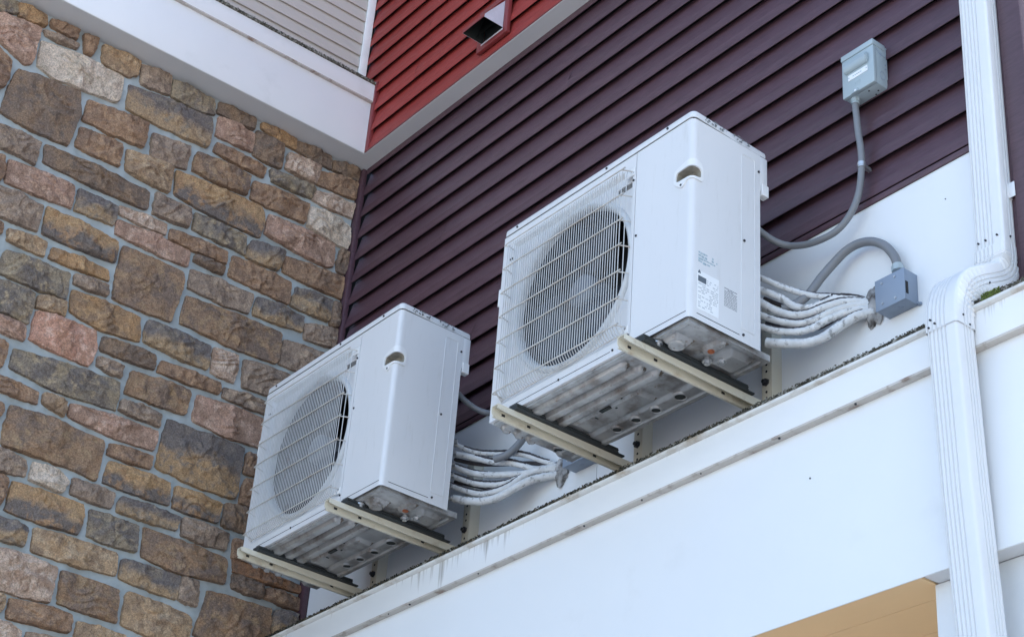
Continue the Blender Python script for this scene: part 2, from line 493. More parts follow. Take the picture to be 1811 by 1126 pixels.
def make_stone(pts, seed, code):
    rnd = random.Random(seed)
    # sharper corners: keep corner points twice with small offset before smoothing
    base = []
    n = len(pts)
    for i in range(n):
        a, b, c = Vector(pts[i - 1]), Vector(pts[i]), Vector(pts[(i + 1) % n])
        r = min(.0045, .30 * (a - b).length, .30 * (c - b).length)
        base.append(b + (a - b).normalized() * r)
        base.append(b + (c - b).normalized() * r)
    P = chaikin(base, 1, .25)
    P = resample([(p.x, p.y) for p in P], 72)
    cen = sum(P, Vector((0, 0))) / len(P)
    sx = Vector((seed * 7.31, seed * 3.17, seed * 1.71))
    Q = []
    for p in P:
        d = (p - cen).normalized()
        w = .0072 + noise.noise(Vector((p.x * 24, p.y * 24, 0)) + sx) * .0050 + noise.noise(Vector((p.x * 80, p.y * 80, 3)) + sx) * .0046
        Q.append(p + d * w)
    P = Q
    size = min(max((p - cen).length for p in P), .2)
    # facets of a split rock face
    fac = []
    for k in range(7):
        ang = rnd.uniform(0, 2 * math.pi); sl = rnd.uniform(.04, .34)
        fac.append((math.cos(ang) * sl, math.sin(ang) * sl, rnd.uniform(.006, .020)))
    lean = rnd.uniform(-.06, .05)
    proud = rnd.uniform(-.004, .007)
    def h(p):
        q = p - cen
        s = Vector((p.x, p.y, 0)) + sx
        wob = Vector((noise.noise(s * 14), noise.noise(s * 14 + Vector((9, 2, 1)))))*.018
        q2 = q + wob
        v = min(f[2] + f[0] * q2.x + f[1] * q2.y for f in fac)
        v = max(v, -.012)
        v += noise.fractal(s * 10, 1.0, 2.0, 4) * .0125
        # split ledges of a broken face
        t_ = noise.noise(s * 7.5 + Vector((0, 0, 4))) * 3.2 + q.y * 9
        fr = t_ - math.floor(t_)
        v += .0095 * (math.floor(t_) + min(1, max(0, (fr - .84) / .15))) - .0095 * t_
        rdg = 1 - abs(noise.noise(s * 19 + Vector((5, 1, 0))))
        v += (rdg - .78) * .016
        v += noise.noise(s * 44) * .0066 + noise.noise(s * 90) * .0034
        return max(v + lean * q.y + proud, -.013)
    bm = NB()
    rings = []
    def ring(f, x, rough):
        r_ = []
        for p in P:
            q = cen + (p - cen) * f if f <= 1 else p
            xx = x + (h(q) * rough)
            r_.append(bm.verts.new((xx, q.x, q.y)))
        return r_
    ins1 = 1 - min(.5, .0025 / size); ins2 = 1 - min(.5, .009 / size); ins3 = 1 - min(.6, .024 / size)
    rings.append(ring(1.0, -2.040, 0))
    rings.append(ring(1.0, -2.0065, .35))
    rings.append(ring(ins1, -1.9995, .6))
    rings.append(ring(ins2, -1.999, .8))
    rings.append(ring(ins3, -1.996, 1))
    for f in (.92, .85, .78, .71, .64, .57, .50, .43, .36, .29, .22, .15, .08):
        if f < ins3 - .04: rings.append(ring(f, -1.995, 1))
    for a, b in zip(rings, rings[1:]):
        for k in range(len(P)):
            j = (k + 1) % len(P)
            bm.faces.new((a[k], a[j], b[j], b[k]))
    c = bm.verts.new((-1.995 + h(cen), cen.x, cen.y))
    for k in range(len(P)):
        bm.faces.new((rings[-1][k], rings[-1][(k + 1) % len(P)], c))
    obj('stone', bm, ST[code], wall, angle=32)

STONES = '''p -1418,2225 -1307,2252 -1155,2274 -1158,2079 -1190,2053 -1323,2118 -1397,2137
v -1435,2295 -1286,2346 -1277,2282 -1421,2235
o -1281,2343 -1148,2353 -1140,2295 -1265,2272
b -1122,2346 -996,2351 -999,2297 -1113,2305
y -1140,2272 -977,2287 -984,2253 -1124,2246
b -965,2346 -897,2357 -907,2263 -942,2266
w -1136,2211 -915,2230 -744,2229 -742,2098 -759,2083 -1043,2055 -1130,2079
t -869,2344 -683,2357 -682,2276 -728,2250 -849,2250
y -670,2341 -523,2362 -518,2257 -650,2242
v -508,2342 -294,2346 -278,2272 -326,2252 -500,2253
b -1368,2075 -1312,2074 -1245,2035 -1244,1903 -1310,1834
d -1203,2009 -918,2049 -899,1928 -915,1759 -1097,1751 -1231,1770 -1225,1881
b -871,2025 -585,2045 -584,1916 -877,1916
b -877,1875 -681,1888 -672,1771 -879,1772
g -704,2208 -282,2246 -274,2166 -283,2077 -631,2072 -696,2082
y -549,2019 -365,2037 -363,1914 -445,1905 -536,1891
y -1260,1699 -1225,1704 -1032,1713 -1038,1594 -1156,1606 -1237,1605
b -1218,1561 -1168,1563 -1153,1488 -1162,1442 -1187,1434
d -1004,1712 -507,1716 -505,1620 -573,1616 -997,1620
t -646,1873 -427,1892 -421,1757 -633,1764
p -1142,1566 -846,1575 -836,1467 -1133,1451
O -399,1884 -337,1889 32,1905 55,1882 65,1808 55,1737 -258,1745 -386,1758
y -1201,1415 -1130,1420 -961,1412 -957,1289 -1170,1288
g -821,1572 -634,1573 -637,1474 -813,1469
q -621,1582 -400,1594 -399,1538 -617,1539
y -474,1728 -300,1719 -297,1628 -469,1617
O -934,1423 -599,1406 -596,1299 -927,1290
b -1143,1249 -1099,1253 -1095,1215 -1130,1193
t -1069,1245 -906,1260 -904,1190 -1062,1191
p -616,1513 -267,1516 -264,1434 -383,1429 -616,1440
b -372,1583 -85,1596 -87,1530 -369,1526
o -870,1249 -615,1254 -607,1204 -877,1191
v -1056,1144 -774,1161 -770,1039 -1056,1031 -1071,1078
y -748,1170 -602,1179 -598,1128 -743,1125
D -568,1397 -275,1398 -266,1329 -294,1141 -466,1134 -566,1135 -573,1238
v -1102,1005 -897,1006 -898,933 -900,865 -969,868 -1072,880
t -881,1008 -762,1025 -753,963 -881,950
o -745,1095 -430,1098 -416,984 -598,970 -734,991
p -1064,844 -1021,846 -905,847 -900,780 -1051,793
P -873,933 -613,954 -587,877 -609,786 -873,799
b -1023,748 -959,743 -954,694 -959,641 -993,622
d -569,943 -328,952 -324,885 -568,875
y -571,845 -459,844 -462,790 -569,803
g -391,1100 -86,1103 -82,987 -168,984 -390,995 -393,1049
v -921,736 -688,749 -461,766 -456,637 -723,626 -926,646
b -1005,599 -788,591 -787,536 -990,537
t -761,597 -667,593 -662,531 -762,551
D -416,840 -146,856 -143,797 -146,739 -426,732
b -292,943 -9,947 -7,893 -302,882
y -429,698 -254,698 -252,639 -437,647
p -643,597 -250,619 -253,526 -420,521 -643,534
D -881,491 -721,497 -472,487 -475,309 -594,324 -682,323 -777,322 -882,316 -886,387
b -967,477 -914,480 -914,435 -947,395
b -441,490 -254,503 -256,444 -444,438
O -430,414 -152,417 -142,316 -440,313
G -211,689 -38,689 155,695 156,570 152,450 -42,446 -224,463 -225,556
p -98,853 228,865 225,726 56,715 -100,728
y 19,937 235,948 234,888 15,888
q -65,1101 56,1111 54,978 -58,982
y 90,1107 331,1125 329,1003 101,972
D -237,1293 248,1312 247,1150 9,1142 -242,1152
y 268,1284 505,1299 502,1171 262,1156
y 362,1410 528,1451 525,1351 369,1332
g 287,1572 482,1591 474,1472 273,1471
d 491,1586 528,1587 528,1464 487,1459
g 99,1438 346,1441 348,1361 94,1341
y -241,1430 72,1440 69,1337 -54,1328 -237,1335
b -53,1589 257,1588 254,1469 131,1476 -54,1478
d -235,1509 -91,1509 -94,1470 -234,1475
v -269,1718 -11,1716 -5,1620 -273,1629
g 22,1710 198,1726 178,1617 12,1612
b 207,1708 527,1739 521,1617 205,1619
d 485,1872 528,1871 528,1757 479,1756
p 90,1888 448,1889 460,1770 412,1748 82,1772
w 296,2029 460,2040 523,2012 522,1896 423,1901 291,1917
b -15,2024 283,2040 272,1926 -19,1919
q 300,2131 523,2156 517,2073 301,2072
v 53,2125 296,2140 289,2074 77,2067
b 309,2247 528,2288 524,2186 417,2180 309,2167
q 138,2262 306,2266 298,2161 132,2171
d 381,2347 527,2361 528,2299 384,2288
d 172,2352 361,2361 367,2285 169,2297
o -32,2354 158,2362 163,2299 77,2302 -21,2322
d -263,2351 -72,2360 -66,2292 -143,2292 -257,2289
d -50,2294 96,2294 107,2158 34,2156 -44,2162
p -249,2273 -57,2273 -62,2170 -248,2165
b -234,2132 29,2124 17,2060 -245,2074
D -317,2034 -40,2042 -48,1930 -132,1921 -328,1923
y -932,295 -774,292 -765,225 -910,203
w -740,294 -622,291 -586,265 -600,213 -740,217
y -564,286 -381,289 -388,215 -563,220
b -899,194 -827,190 -826,130 -837,74 -865,52
O -801,188 -502,193 -494,126 -500,65 -644,61 -805,60
g -346,286 -77,288 -92,221 -356,213
O -119,409 96,407 90,317 -120,317
b 176,674 264,677 264,590 178,588
b 188,558 264,557 268,444 178,445
d 114,416 256,428 249,323 117,317
y -61,290 147,284 150,212 -59,209
D -223,189 151,181 163,166 166,69 100,65 -71,50 -212,65
b 180,279 331,277 332,213 190,193
B 198,189 528,176 528,140 404,136 208,132
d 202,127 349,120 349,62 208,66
b 370,114 528,119 528,61 363,67
g 423,32 528,40 528,-75 425,-100
D 105,16 403,30 408,-118 355,-173 70,-185 98,-65
v -466,183 -255,186 -246,74 -380,69 -456,73
g -868,30 -707,26 -705,-55 -848,-56
t -676,33 -321,45 -314,-52 -666,-66
q -839,-94 -798,-93 -554,-92 -555,-240 -800,-254
D -527,-100 -282,-101 -272,-233 -519,-231
g -291,27 -35,39 -34,-64 -291,-57
y -19,38 51,38 61,-63 -23,-59
t -243,-95 40,-110 47,-230 -128,-244 -246,-234
b -707,-269 -458,-257 -450,-333 -607,-343 -704,-349
t -797,-269 -731,-269 -732,-334 -780,-340
q -773,-366 -640,-380 -639,-437 -755,-444
y -612,-375 -434,-368 -429,-428 -604,-447
t -424,-275 -220,-272 -220,-338 -423,-341
D -1449,1098 -1113,1094 -1113,969 -1452,966
d -1449,959 -1113,958 -1112,824 -1451,829
g -1399,795 -1064,799 -1066,667 -1401,671
O -1323,641 -1021,635 -1024,509 -1323,514
v -1281,480 -979,480 -978,349 -1279,352
O -1253,344 -941,342 -946,216 -1259,217
p -1272,198 -927,205 -930,75 -1269,73
t -1143,63 -882,63 -881,-65 -1141,-70
t -1132,-77 -854,-79 -857,-203 -1132,-204
O -1438,-74 -1147,-74 -1149,-207 -1439,-210
D -1092,-220 -824,-214 -829,-352 -1092,-345
b -1424,-213 -1105,-222 -1112,-351 -1426,-345
o -3,-254 331,-254 330,-378 -6,-380
d 419,-114 527,-113 527,-190 417,-192
q -122,-266 -16,-273 -11,-345 -121,-340
o -1448,63 -1158,59 -1160,-71 -1448,-72
d -1493,1235 -1159,1236 -1153,1106 -1488,1109
d -416,-358 -333,-356 -328,-409 -410,-417
y -1522,1377 -1217,1370 -1214,1245 -1523,1243
d -310,-356 -15,-353 -13,-485 -312,-487
D -1069,-362 -792,-359 -787,-492 -1075,-489
b -1401,-355 -1086,-358 -1083,-485 -1402,-489
b -1567,1517 -1226,1513 -1227,1387 -1575,1380
v -1552,342 -1270,338 -1266,217 -1554,214
g -1552,1791 -1271,1799 -1280,1670 -1554,1663
p -1563,206 -1283,207 -1286,68 -1555,69
v 61,-397 332,-390 328,-527 65,-524
b -1600,1654 -1279,1659 -1279,1528 -1598,1524
O -1622,484 -1295,478 -1288,349 -1622,348
g -1642,1936 -1345,1939 -1353,1808 -1644,1802
o -1665,638 -1333,636 -1336,506 -1659,506
g -316,-501 -237,-498 -235,-550 -321,-554
y -610,-462 -332,-463 -327,-596 -613,-592
y -1699,2072 -1383,2079 -1379,1949 -1696,1948
D -1692,793 -1409,799 -1412,664 -1695,672
O -231,-498 43,-498 41,-630 -223,-626
p -914,-497 -631,-494 -626,-626 -916,-626
d -1235,-495 -924,-498 -924,-631 -1229,-623
q -1702,2212 -1442,2210 -1441,2082 -1701,2088
p -1743,-217 -1442,-215 -1436,-347 -1742,-352
p -1754,-77 -1455,-82 -1448,-209 -1754,-205
y -1752,1093 -1459,1099 -1457,966 -1751,960
O -1764,2355 -1456,2351 -1458,2221 -1765,2220
g -1804,64 -1461,67 -1454,-65 -1803,-67
b -1805,958 -1455,959 -1456,823 -1799,830
p -1504,-496 -1243,-493 -1240,-626 -1510,-627
o -1763,1235 -1503,1236 -1503,1106 -1763,1102
O -1682,-361 -1415,-362 -1410,-486 -1683,-489
b 65,-587 332,-583 332,-716 64,-711
v -1825,1791 -1570,1797 -1567,1668 -1818,1661
g -1822,339 -1563,342 -1563,212 -1830,215
p -1858,1372 -1538,1379 -1536,1245 -1859,1245
p -542,-617 -239,-623 -244,-754 -538,-754
g -1837,204 -1572,205 -1572,77 -1836,76
g -217,-656 42,-655 49,-788 -215,-780
D -888,-653 -564,-658 -561,-788 -894,-784
q -1192,-657 -901,-655 -900,-788 -1188,-787
d -1912,1513 -1578,1513 -1584,1383 -1909,1381
p -1940,1654 -1607,1657 -1607,1524 -1934,1528
y -1952,486 -1628,487 -1627,357 -1952,355
O -1979,1931 -1655,1934 -1654,1806 -1978,1805
g -1542,-658 -1200,-655 -1206,-784 -1547,-782
v -2001,638 -1677,643 -1674,508 -2000,511
D 61,-739 316,-742 315,-874 62,-869
d -2012,797 -1700,802 -1702,667 -2013,667
d -2021,2075 -1707,2076 -1715,1941 -2021,1943
O -2032,2210 -1715,2220 -1718,2081 -2037,2082
d -524,-781 -254,-776 -257,-909 -523,-904
v -2021,1096 -1765,1100 -1763,965 -2027,962
b -2040,-215 -1755,-221 -1747,-349 -2040,-348
o -2045,2353 -1774,2357 -1777,2228 -2041,2229
b -2077,1237 -1766,1238 -1770,1107 -2086,1106
b -1981,-359 -1695,-361 -1699,-484 -1984,-488
b -874,-811 -542,-815 -545,-942 -874,-939
v -1166,-813 -881,-809 -879,-938 -1164,-946
q -2109,-77 -1763,-81 -1768,-209 -2106,-212
p -1864,-500 -1525,-502 -1521,-628 -1857,-630
g -2081,958 -1810,954 -1813,826 -2085,824
q -213,-827 40,-832 47,-959 -208,-964
q -1514,-809 -1180,-815 -1183,-943 -1507,-940
b -2140,62 -1813,58 -1809,-64 -2145,-68
b -2127,1797 -1833,1790 -1834,1661 -2124,1669
v -2152,202 -1856,206 -1848,73 -2145,76
q -2169,342 -1832,342 -1842,212 -2171,216
g -2214,1379 -1874,1373 -1869,1241 -2215,1240
b -2237,1511 -1916,1518 -1921,1384 -2239,1390
d -2232,1651 -1950,1654 -1949,1523 -2238,1530
v -1863,-656 -1559,-660 -1558,-786 -1857,-782
b -2166,-495 -1876,-500 -1868,-631 -2164,-626
o -1832,-814 -1519,-812 -1521,-941 -1833,-942
q -2165,-653 -1877,-657 -1870,-788 -2167,-788
v -2133,-814 -1838,-814 -1838,-946 -2133,-946'''
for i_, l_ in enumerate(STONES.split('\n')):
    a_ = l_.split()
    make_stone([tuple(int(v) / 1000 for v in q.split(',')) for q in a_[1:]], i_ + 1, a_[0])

# ================================================================ plum siding wall behind the units
PITCH = .1253
def lap_profile(face, z0, z1, butt=.0165):
    """one vinyl course seen from the side, (depth, z); face = wall plane, negative depth = towards the viewer"""
    f = face
    return [(f, z0 + .046), (f - butt + .0022, z0 + .042), (f - butt + .0016, z0), (f - butt, z0 + .0012), (f - butt - .0004, z0 + .006),
            (f - butt * .84, z0 + (z1 - z0) * .34), (f - butt * .20, z1 - .004), (f - butt * .06, z1 + .020), (f, z1 + .020)]

plum = thing('plum_siding_wall', (0, .56, -.15), 'dark plum vinyl siding wall behind the air conditioning units', 'wall')
bm = NB(); box(bm, -2.30, 1.796, .5815, .78, -.845, 4.4); obj('wall_core', bm, M_dark, plum, smooth=False)
z = .577
while z < 2.36:
    z1 = min(z + PITCH, 2.362)
    kz = round((z - .577) / PITCH)
    lapx = {1: .62, 3: -.95, 4: 1.12, 6: .05, 8: -1.25, 9: .98, 11: -.42, 13: .70}
    cuts = [-1.9845] + ([lapx[kz]] if kz in lapx else []) + [1.700]
    for xa, xb in zip(cuts, cuts[1:]):
        bm = NB()
        lift = .0013 if xa != cuts[0] else 0.0
        prof_x(bm, lap_profile(.5805 - lift, z, z1, .0290), xa, xb + (.014 if xb < 1.69 else 0))
        obj('siding_board', bm, M_purple, plum, angle=28)
    z += PITCH
# starter trim
bm = NB()
prof_x(bm, [(.5752, .5525), (.5545, .5525), (.5530, .556), (.5530, .571), (.5560, .5745), (.5752, .5745)], -1.9845, 1.690)
obj('bottom_trim', bm, M_purple, plum)
bm = NB(); box(bm, -2.07, -1.985, .5335, .560, -.30, 2.364, .004); obj('inside_corner_post', bm, M_purple, plum)
bm = NB()
box(bm, 1.702, 1.727, .536, .560, -.14, 4.3, .002); box(bm, 1.7275, 1.806, .524, .640, -.14, 4.3, .006)
obj('outside_corner_post', bm, M_purple, plum)
# return of the same wall round the corner
bm = NB(); box(bm, 1.70, 1.796, .7805, 3.0, -.15, 4.3); obj('return_wall_core', bm, M_dark, plum, smooth=False)
z = -.11
while z < 4.2:
    bm = NB()
    prof_y(bm, [(1.797 + (1.797 - x), zz) for x, zz in lap_profile(1.797, z, z + PITCH)], .6415, 3.0)
    obj('siding_board', bm, M_purple, plum, angle=28)
    z += PITCH

# ================================================================ white wall board band between siding and ledge
pan_w = thing('white_wall_band', (0, .56, 0), 'smooth white wall boards between the plum siding and the mossy ledge', 'wall')
for xa, xb in ((-1.9845, -.1155), (-.1135, 1.7005)):
    bm = NB(); box(bm, xa, xb, .5602, .5750, -.16, .552, .001); 
    obj('wall_board', bm, M_panel, pan_w, smooth=False)
bm = NB()
for px_, pz_ in ((1.19, .155), (1.187, .0), (1.46, .43), (-.42, .35), (.50, .20)):
    cyl(bm, (px_, .5602, pz_), (px_, .5585, pz_), .0022, 6)
tag(obj('nails', bm, M_bolt, pan_w), kind='stuff')

# ================================================================ parapet ledge and white fascia below the units
beam = thing('white_fascia_beam', (0, .355, -.86), 'wide white fascia below the units with a stained band along its top', 'fascia')
bm = NB(); box(bm, -2.0, 3.4, .3555, .3595, -.858, -.2805, 0); obj('fascia_board', bm, M_panel, beam, smooth=False)
bm = NB(); box(bm, -2.0, 3.4, .330, .3593, -.2800, -.1785, .0015); obj('top_band', bm, M_band, beam)
bm = NB(); box(bm, -2.0, 3.4, .3295, .3553, -.2875, -.2802, .001); obj('drip_lip', bm, M_lip, beam)
bm = NB(); prof_x(bm, [(.36, -.178), (.322, -.178), (.3165, -.1745), (.3165, -.166), (.3195, -.1635), (.36, -.1635)], -2.0, 3.4); obj('drip_edge', bm, M_drip, beam)
bm = NB(); box(bm, -2.0, 3.4, .3205, .5598, -.1633, -.1515, .003); obj('roof_edge', bm, M_moss, beam)
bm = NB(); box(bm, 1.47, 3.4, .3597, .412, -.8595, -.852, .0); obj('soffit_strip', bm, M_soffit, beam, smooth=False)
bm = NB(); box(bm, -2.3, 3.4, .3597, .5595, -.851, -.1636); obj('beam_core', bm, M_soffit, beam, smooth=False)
bm = NB()
rn = random.Random(3)
cyl(bm, (1.083, .3556, -.446), (1.083, .3535, -.446), .003, 6)
for k in range(12):
    x_ = -1.7 + k * .33 + rn.uniform(-.16, .16)
    cyl(bm, (x_, .3355, -.2915), (x_, .3355, -.286), rn.uniform(.002, .0042), 6)
tag(obj('nails', bm, M_bolt, beam), kind='stuff')

# moss and grit along the roof edge
def grit(name, mat, n, xr, yr, zr, sz, seed, axis='x', parent=None, label=None, cat=None, dens=None):
    rn = random.Random(seed)
    bm = NB()
    for k in range(n):
        x = rn.uniform(*xr)
        if dens and rn.random() > dens(x): continue
        y = rn.uniform(*yr); zz = rn.uniform(*zr)
        s = rn.uniform(*sz)
        d = [Vector((1, 0, 0)), Vector((0, 1, 0)), Vector((-1, 0, 0)), Vector((0, -1, 0)), Vector((0, 0, 1)), Vector((0, 0, -1))]
        vv = [bm.verts.new(Vector((x, y, zz)) + Vector((q.x * s * rn.uniform(.7, 1.8), q.y * s * rn.uniform(.5, 1.0), q.z * s * rn.uniform(.5, 1.0)))) for q in d]
        for a, b in ((0, 1), (1, 2), (2, 3), (3, 0)):
            bm.faces.new((vv[a], vv[b], vv[4])); bm.faces.new((vv[b], vv[a], vv[5]))
    return obj(name, bm, mat, parent, smooth=False)
moss = grit('ledge_moss', M_mossdark, 8200, (-2.0, 1.05), (.3165, .327), (-.1655, -.1500), (.0010, .0040), 11,
            dens=lambda x: (.62 + .9 * noise.noise(Vector((x * 7, 2, 0)))) * (1 if x < .75 else (1.05 - x) / .3))
tag(moss, 'dark brown and black moss along the ledge under the two units', 'moss', None, 'stuff')
grey = grit('ledge_grit', M_moss, 5200, (.70, 2.6), (.3165, .327), (-.1655, -.1495), (.0010, .0038), 12,
            dens=lambda x: (.60 + .9 * noise.noise(Vector((x * 9, 5, 0)))) * (1 if x > 1.0 else (x - .7) / .3))
tag(grey, 'pale and black grit along the ledge beside the downspout', 'grit', None, 'stuff')
g2 = grit('moss_tuft', M_green, 420, (1.742, 1.80), (.313, .325), (-.165, -.147), (.0012, .0036), 14)
tag(g2, 'bright green tuft of moss on the ledge right of the downspout', 'moss', None, 'stuff')

# ================================================================ what stands below the beam
pier = thing('white_pier', (2.2, .55, -4.35), 'white panelled pier behind the downspout at the bottom right', 'pillar')
bm = NB(); box(bm, 1.456, 3.4, .4125, .95, -4.34, -.8597, .003); obj('pier_panel', bm, M_panel, pier)
porch = thing('tan_porch_ceiling', (0, 1.6, -.857), 'tan boarded porch ceiling under the white fascia', 'ceiling')
ys = [.3605, .49, .664, .84, 1.02, 1.2, 1.38, 1.56, 1.74, 1.92, 2.1, 2.28]
for a, b in zip(ys, ys[1:]):
    bm = NB(); box(bm, -2.3, 1.4555 if a < .95 and b > .3 else 3.4, a + .0012, b - .0012, -.8575, -.8515, .001)
    obj('ceiling_board', bm, M_tan, porch, smooth=False)
bm = NB(); box(bm, -2.3, 3.4, 2.285, 2.4, -4.34, -.85); obj('back_wall', bm, M_tan, porch, smooth=False)

# ================================================================ upper storey: eave fascia, soffit, red and cream siding
eave = thing('white_eave', (-1.95, -.9, 2.368), 'white eave fascia and soffit over the stone wall at the upper left', 'fascia')
bm = NB(); box(bm, -1.998, -1.885, -2.55, .4705, 2.3695, 2.669, .002); obj('fascia_board', bm, M_white, eave)
bm = NB(); box(bm, -1.998, -1.870, -2.55, .4705, 2.6765, 2.776, .002); obj('top_band', bm, M_white, eave)
bm = NB(); box(bm, -1.998, -1.8685, -2.55, .4705, 2.6692, 2.6763, .001); obj('drip_lip', bm, M_lip, eave)
bm = NB(); box(bm, -2.02, -1.862, -2.55, .4705, 2.7762, 2.790, .002); obj('roof_edge', bm, M_moss, eave)
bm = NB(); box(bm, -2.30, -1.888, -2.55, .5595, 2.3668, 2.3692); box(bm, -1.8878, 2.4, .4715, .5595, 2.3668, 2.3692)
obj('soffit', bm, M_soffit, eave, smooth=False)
rn = random.Random(8)
bm = NB()
for k in range(1500):
    y_ = rn.uniform(-1.3, .46); s_ = rn.uniform(.001, .0035)
    p_ = Vector((-1.862 + rn.uniform(-.006, .003), y_, 2.784 + rn.uniform(-.008, .010)))
    if rn.random() > .55 + .5 * noise.noise(Vector((y_ * 6, 1, 0))): continue
    d = [Vector((1, 0, 0)), Vector((0, 1.6, 0)), Vector((-1, 0, 0)), Vector((0, -1.6, 0)), Vector((0, 0, .9)), Vector((0, 0, -.9))]
    vv = [bm.verts.new(p_ + q * s_ * rn.uniform(.6, 1.2)) for q in d]
    for a, b in ((0, 1), (1, 2), (2, 3), (3, 0)):
        bm.faces.new((vv[a], vv[b], vv[4])); bm.faces.new((vv[b], vv[a], vv[5]))
tag(obj('eave_moss', bm, M_moss, smooth=False), 'grey grime and moss along the top edge of the upper left eave', 'moss', None, 'stuff')

redw = thing('red_siding_wall', (0, .471, 2.37), 'red vinyl siding on the overhanging upper storey', 'wall')
bm = NB(); box(bm, -2.0, 2.4, .4965, .9, 2.3695, 7.5); obj('wall_core', bm, M_dark, redw, smooth=False)  # unseen upper height added to block the sun
z = 2.371; k = 0
seams = {2: -1.52, 4: -1.44, 0: .1, 1: .9, 3: -.1, 5: .4, 6: .9}
while z < 4.6:
    x0 = -1.8575 if z < 2.69 else -1.9925
    cuts = [x0] + ([seams[k]] if k in seams else []) + [2.4]
    for a, b in zip(cuts, cuts[1:]):
        bm = NB()
        e = 0 if b == 2.4 else .012
        dy = 0 if a == cuts[0] else -.0016
        prof_x(bm, lap_profile(.4955 + dy, z, z + .1205, .0240), a, b + e)
        obj('siding_board', bm, M_red, redw, angle=28)
    z += .1205; k += 1
bm = NB(); box(bm, -1.8845, -1.858, .4665, .490, 2.3695, 2.800, .002); obj('side_trim', bm, M_redtrim, redw)
bm = NB(); box(bm, -1.8575, 2.4, .4672, .4715, 2.3696, 2.3742, .001); obj('bottom_trim', bm, M_redtrim, redw)

creamw = thing('cream_siding_wall', (-2.0, -.9, 2.79), 'cream vinyl siding above the white eave at the top left', 'wall')
bm = NB(); box(bm, -2.30, -2.0, -2.55, .4905, 2.3695, 7.5); obj('wall_core', bm, M_dark, creamw, smooth=False)  # carried up out of view as well, to keep the sun off
z = 2.7915
while z < 4.6:
    bm = NB()
    prof_y(bm, [(-2.0 + (-2.0 - x), zz) for x, zz in lap_profile(-2.0, z, z + .0745, .011)], -2.55, .4275)
    obj('siding_board', bm, M_cream, creamw, angle=28)
    z += .0745
bm = NB(); box(bm, -2.0, -1.983, .4285, .4725, 2.7905, 5.2, .003); obj('corner_post', bm, M_white, creamw)

